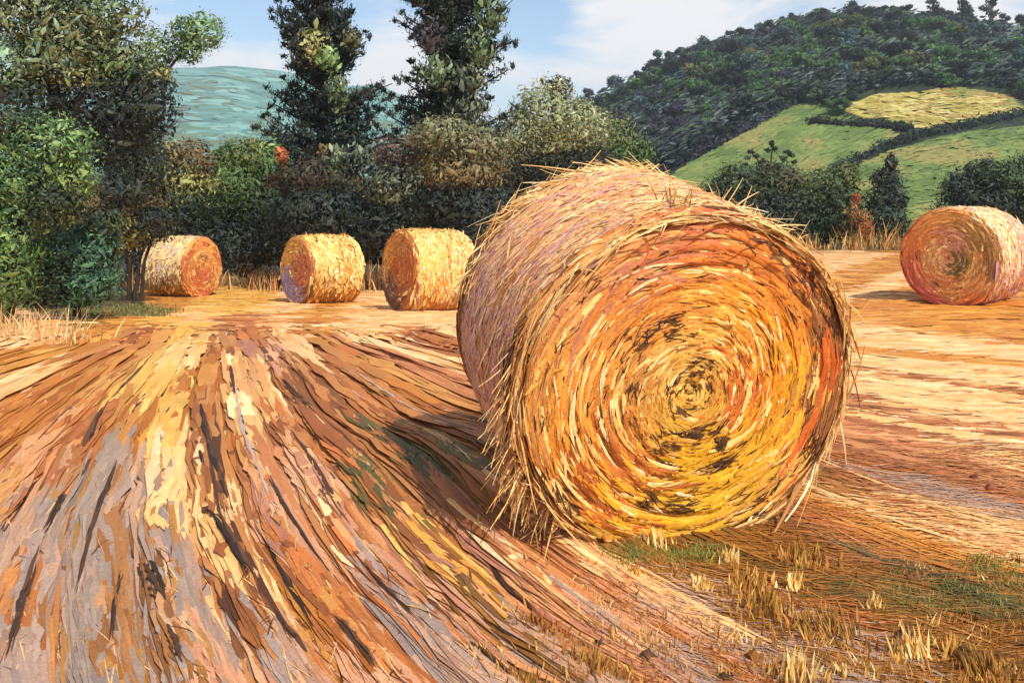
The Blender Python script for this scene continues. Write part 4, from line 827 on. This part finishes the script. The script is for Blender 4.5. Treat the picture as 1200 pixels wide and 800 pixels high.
TUFTS = [(640, 742, 44, 30, BRT, "reddish-brown stubble tuft in front of the huge bale's lower left corner"), (700, 790, 50, 40, OLT, "olive stubble tuft at the bottom edge, right of a brown clod"), (618, 800, 44, 40, OLT, "olive stubble tuft at the bottom edge, leftmost of the row"),
         (772, 640, 44, 12, PAL_, "slim pale stalks leaning against the foot of the huge bale"), (856, 660, 36, 12, PAL_, "pale yellow stalks right of the green grass at the huge bale's foot"), (926, 690, 42, 16, PAL_, "upright pale stalks right below the huge bale's right foot"), (972, 745, 52, 60, OLT, "broad olive-brown brush of stubble in the right foreground"),
         (900, 720, 50, 40, OLT, "olive-tan stubble clump below the huge bale's shadowed right foot"), (1023, 716, 38, 10, PAL_, "single thin pale stalks at the left end of the green strip"), (1078, 772, 78, 20, PAL_, "tallest pale yellow stalks in the right foreground"), (1055, 770, 50, 14, PAL_, "short pale stalks just left of the tallest yellow stalks"), (1113, 764, 38, 12, TAN, "short tan stalks just right of the tallest yellow stalks"),
         (990, 790, 30, 12, PAL_, "tiny cream stalks on the lavender soil at the bottom right"), (930, 796, 60, 26, PAL_, "pale yellow stubble sticking up from the bottom edge"), (880, 690, 36, 30, TAN, "tan stubble clump nearest the huge bale's right foot"), (1150, 790, 50, 40, OLT, "dull olive clump in the bottom right corner"),
         (820, 690, 30, 20, PAL_, "small cream stalks in front of the green grass"), (940, 660, 36, 40, OLT, "brown-olive stubble beside the huge bale's right foot"), (745, 675, 26, 20, TAN, "low tan stubble just left of the green grass")]
for i, (px, py, h, wd, cols, lab) in enumerate(TUFTS):
    X, Y = unproj(np.array(float(px)), np.array(float(py))); X, Y = float(X), float(Y); k = Y / F
    g = Geo(); thin = wd < 22
    tuft(g, X, Y, 18 if thin else 90, h * k * .74, (3.6 if thin else 2.8) * k, cols, wd * k * .30, (0.05, -.05) if i % 3 else (-.22, -.05), .9)
    tuft(g, X, Y, 18 if thin else 90, h * k * .5, 4 * k, (BRT + OLT) if not thin else cols, wd * k * .6, (0, 0), .75)
    o = g.build("grass_tuft", M_GRASS, None, True, (X, Y, float(Gz(X, Y)))); tag(o, lab, "grass tuft", "stubble tufts in the foreground")
# clods
CL = [(1062, 748, 26, (84, 54, 34), "dark brown clod at the left of the tallest yellow stalks"), (1130, 775, 36, (76, 52, 32), "dark olive-brown clod lying right of the tallest yellow stalks"), (760, 775, 20, (92, 60, 36), "dark brown clod on lavender soil below the huge bale"), (850, 795, 22, (70, 46, 32), "blackish clod cut by the bottom edge of the field"), (885, 772, 24, (132, 84, 42), "ochre-brown clod beside the pale yellow stubble at the bottom"), (655, 726, 20, (150, 92, 50), "rust-brown clod beside the reddish-brown tuft"),
      (1160, 575, 16, (140, 80, 50), "larger rust clod at the right edge, level with the huge bale's foot"), (1143, 562, 13, (120, 66, 46), "small rust clod just left of a larger one"), (1072, 684, 18, (120, 80, 46), "brown clod on the edge of the green strip"), (1130, 690, 14, (86, 58, 38), "small dark clod inside the green strip"), (960, 656, 14, (110, 70, 40), "dark clod against the huge bale's right foot"),
      (705, 752, 18, (70, 50, 34), "narrow blackish clod between two stubble tufts at the bottom")]
for px, py, w, col, lab in CL:
    X, Y = unproj(np.array(float(px)), np.array(float(py))); X, Y = float(X), float(Y); k = Y / F
    nu, nv = 18, 12; th = np.linspace(0, 2 * np.pi, nu, endpoint=False); ph = np.linspace(-.5 * np.pi, .5 * np.pi, nv)
    T, Pp = np.meshgrid(th, ph); d = np.stack([np.cos(T) * np.cos(Pp), np.sin(T) * np.cos(Pp), np.sin(Pp)], -1)
    rr = 1 + .9 * (N1(d[..., 0] * 2 + px, d[..., 2] * 2 + d[..., 1] * 1.3) - .5) + .4 * (N2(d[..., 0] * 5 + px, d[..., 1] * 5 + d[..., 2] * 4) - .5)
    V = np.array([X, Y, float(Gz(X, Y)) + w * k * .12]) + d * rr[..., None] * np.array([w * .42, w * .4, w * .32]) * k
    idx = np.arange(nu * nv).reshape(nv, nu); nx = np.roll(idx, -1, 1)
    q = np.stack([idx[:-1], nx[:-1], nx[1:], idx[1:]], -1).reshape(-1, 4)
    g = Geo(); g.add(V, q, None, lin(col) * (1 + R.normal(0, .12, (nu * nv, 1))))
    o = g.build("clod", M_GROUND, None, True, (X, Y, float(Gz(X, Y)))); tag(o, lab, "clod", "soil clods on the stubble")
# tall dry grass at the left
g = Geo()
for i in range(9):
    px, py = R.uniform(-20, 85), R.uniform(375, 420); X, Y = unproj(np.array(px), np.array(py)); tuft(g, float(X), float(Y), 40, R.uniform(.2, .5), .012, [(226, 186, 130), (214, 166, 108), (196, 144, 90), (236, 204, 150), (150, 120, 74)], .2)
tag(g.build("dry_grass", M_GRASS, None, True, P(40, 400, 10)), "tall bleached dry grass at the left edge below the bright green bush", "dry grass", None, "stuff")
# stalks along the far field edge
g = Geo()
for i in range(230):
    px = R.uniform(120, 640); Y = R.uniform(24.5, 29); X = (px - 600) / F * Y
    if abs(X + 8.3) < 1.2 and Y < 25.5: continue
    tuft(g, X, Y, 7, R.uniform(.3, 1.1), .028, [(206, 150, 90), (180, 128, 76), (230, 180, 120), (130, 96, 60), (96, 84, 50)], .2)
for i in range(150):
    px = R.uniform(840, 1250); Y = R.uniform(33.5, 36); X = (px - 600) / F * Y
    tuft(g, X, Y, 7, R.uniform(.3, 1.0) * (1.5 if 985 < px < 1065 else 1), .035, [(206, 150, 84), (180, 128, 70), (236, 190, 120), (140, 104, 60)], .25)
tag(g.build("edge_grass", M_GRASS), "dry stalks and seed heads growing along the far edge of the field", "tall grass", None, "stuff")
# green grass
g = Geo()
for (x0, x1, y0, y1, n, cols, h) in [(700, 855, 642, 662, 150, [(108, 122, 50), (134, 136, 58), (92, 104, 46), (156, 146, 72)], .05), (1030, 1200, 680, 725, 130, [(114, 118, 54), (132, 126, 62), (98, 102, 48), (150, 122, 62)], .045), (1140, 1200, 655, 675, 50, [(110, 124, 56), (128, 132, 60)], .045), (100, 200, 358, 372, 90, [(120, 110, 62), (96, 98, 56)], .12), (400, 520, 520, 575, 150, [(88, 96, 56), (72, 84, 54), (104, 104, 60)], .05), (490, 520, 525, 540, 40, [(60, 90, 64), (44, 70, 50)], .05)]:
    for i in range(n):
        X, Y = unproj(np.array(R.uniform(x0, x1)), np.array(R.uniform(y0, y1)))
        tuft(g, float(X), float(Y), 16, h * R.uniform(.5, 1.3), .005 * float(Y) / 4, cols, .035 * float(Y) / 4, stiff=.3)
gs = Geo()
for i in range(900):
    px, py = R.uniform(560, 1230), 655 + 150 * R.random() ** .9
    X, Y = unproj(np.array(px), np.array(py)); X, Y = float(X), float(Y)
    if near_big_bale(np.array(X), np.array(Y)) or N2(X * 2.2, Y * 2.2 + 3) < .42: continue
    tuft(gs, X, Y, 9, R.uniform(.02, .075), .006, [OLT, TAN, BRT, OLT][R.integers(4)] if R.random() < .85 else PAL_, .03, (R.normal(0, .2), -.1), .8)
tag(gs.build("stubble", M_GRASS), "short ochre stubble standing in the right foreground", "stubble", None, "stuff")
tag(g.build("grass", M_GRASS), "patches of low green grass among the stubble", "grass", None, "stuff")

# ------------------------------------------------------------------ air
def haze():
    v = []
    x0, x1, y0, y1, z0, z1 = -2450, 2450, -2450, 2450, CZ - 9.2, 190
    me = bpy.data.meshes.new("haze")
    me.from_pydata([(x, y, z) for x in (x0, x1) for y in (y0, y1) for z in (z0, z1)], [], [(0, 1, 3, 2), (4, 6, 7, 5), (0, 4, 5, 1), (2, 3, 7, 6), (0, 2, 6, 4), (1, 5, 7, 3)])
    m = bpy.data.materials.new("haze_air"); m.use_nodes = True; nt = m.node_tree; nt.nodes.clear()
    out = nt.nodes.new("ShaderNodeOutputMaterial"); pv = nt.nodes.new("ShaderNodeVolumePrincipled")
    pv.inputs["Color"].default_value = (.78, .88, .96, 1); pv.inputs["Density"].default_value = HAZE
    nt.links.new(pv.outputs[0], out.inputs["Volume"]); me.materials.append(m)
    o = bpy.data.objects.new("haze", me); COL.objects.link(o); tag(o, "thin blue summer haze over the whole valley", "haze", None, "stuff")
HAZE = 0.0004
if HAZE: haze()

# ------------------------------------------------------------------ light, sky, camera
to_sun = Vector((.45, -.72, .86)).normalized()
sun = bpy.data.lights.new("sun", 'SUN'); sun.energy = 4.2; sun.angle = math.radians(.6); sun.color = (1, .94, .84)
so = bpy.data.objects.new("sun", sun); COL.objects.link(so); so.rotation_euler = to_sun.to_track_quat('Z', 'Y').to_euler()
w = bpy.data.worlds.new("World"); sc.world = w; w.use_nodes = True
nt = w.node_tree; nd, lk = nt.nodes, nt.links
bg = nd["Background"]; bg.inputs["Strength"].default_value = .12
sky = nd.new("ShaderNodeTexSky"); sky.sky_type = 'NISHITA'; sky.sun_disc = False
sky.sun_elevation = math.asin(to_sun.z); sky.sun_rotation = math.atan2(to_sun.x, to_sun.y); sky.air_density = 1.0; sky.dust_density = .6; sky.ozone_density = 1.6
tc = nd.new("ShaderNodeTexCoord"); mp = nd.new("ShaderNodeMapping"); mp.inputs["Rotation"].default_value = (0, math.radians(32), 0); mp.inputs["Scale"].default_value = (2.6, 2.6, 8.5); mp.inputs["Location"].default_value = (.35, 0, .5)
lk.new(tc.outputs["Generated"], mp.inputs["Vector"])
n1 = nd.new("ShaderNodeTexNoise"); n1.inputs["Scale"].default_value = 1.5; n1.inputs["Detail"].default_value = 7; n1.inputs["Roughness"].default_value = .68; n1.inputs["Distortion"].default_value = .5
lk.new(mp.outputs[0], n1.inputs["Vector"])
cr = nd.new("ShaderNodeValToRGB"); cr.color_ramp.elements[0].position = .43; cr.color_ramp.elements[1].position = .66
def blob(px, py, sx, sz, gain):            # where the cloud banks stand, as directions
    v = Vector(((px - 600) / F, 1, (HZ - py) / F)).normalized()
    a = nd.new("ShaderNodeVectorMath"); a.operation = 'SUBTRACT'; a.inputs[1].default_value = v; lk.new(tc.outputs["Generated"], a.inputs[0])
    b = nd.new("ShaderNodeVectorMath"); b.operation = 'MULTIPLY'; b.inputs[1].default_value = (1 / sx, .8, 1 / sz); lk.new(a.outputs[0], b.inputs[0])
    c = nd.new("ShaderNodeVectorMath"); c.operation = 'LENGTH'; lk.new(b.outputs[0], c.inputs[0])
    m = nd.new("ShaderNodeMapRange"); m.interpolation_type = 'SMOOTHSTEP'; m.inputs[1].default_value = 0; m.inputs[2].default_value = 1; m.inputs[3].default_value = gain; m.inputs[4].default_value = 0
    lk.new(c.outputs["Value"], m.inputs[0]); return m.outputs[0]
tot = n1.outputs["Fac"]
for args in ((790, 20, .17, .085, .22), (460, 80, .06, .09, .22), (290, 75, .09, .04, .22), (1090, 10, .10, .05, .22), (640, 20, .05, .06, -.12), (300, 15, .08, .05, -.14), (680, 80, .12, .05, .12), (60, 40, .2, .1, .12)):
    ad = nd.new("ShaderNodeMath"); ad.operation = 'ADD'; lk.new(tot, ad.inputs[0]); lk.new(blob(*args), ad.inputs[1]); tot = ad.outputs[0]
lk.new(tot, cr.inputs["Fac"])
mul = nd.new("ShaderNodeMath"); mul.operation = 'MULTIPLY'; mul.inputs[1].default_value = .92; lk.new(cr.outputs["Color"], mul.inputs[0])
mx = nd.new("ShaderNodeMix"); mx.data_type = 'RGBA'; mx.inputs["B"].default_value = (7.4, 7.2, 7.1, 1)
lk.new(mul.outputs[0], mx.inputs["Factor"]); tn = nd.new("ShaderNodeMix"); tn.data_type = 'RGBA'; tn.blend_type = 'MULTIPLY'; tn.inputs["Factor"].default_value = 1; tn.inputs["B"].default_value = (1.04, 1.08, 1.10, 1)
lk.new(sky.outputs["Color"], tn.inputs["A"]); lk.new(tn.outputs["Result"], mx.inputs["A"]); lk.new(mx.outputs["Result"], bg.inputs["Color"])

cam = bpy.data.cameras.new("camera"); co = bpy.data.objects.new("camera", cam); COL.objects.link(co)
co.location = (0, 0, CZ); co.rotation_euler = (math.radians(90), 0, 0)
cam.sensor_width = 36; cam.lens = 36 * F / 1200; cam.shift_y = -(400 - HZ) / 1200; cam.clip_start = .05; cam.clip_end = 12000
sc.camera = co
sc.view_settings.view_transform = 'Standard'; sc.view_settings.look = 'None'; sc.view_settings.exposure = .3; sc.view_settings.gamma = 1
sc.cycles.max_bounces = 6; sc.cycles.use_denoising = True
try: sc.cycles.denoiser = 'OPENIMAGEDENOISE'; sc.cycles.denoising_input_passes = 'RGB_ALBEDO_NORMAL'
except Exception: pass
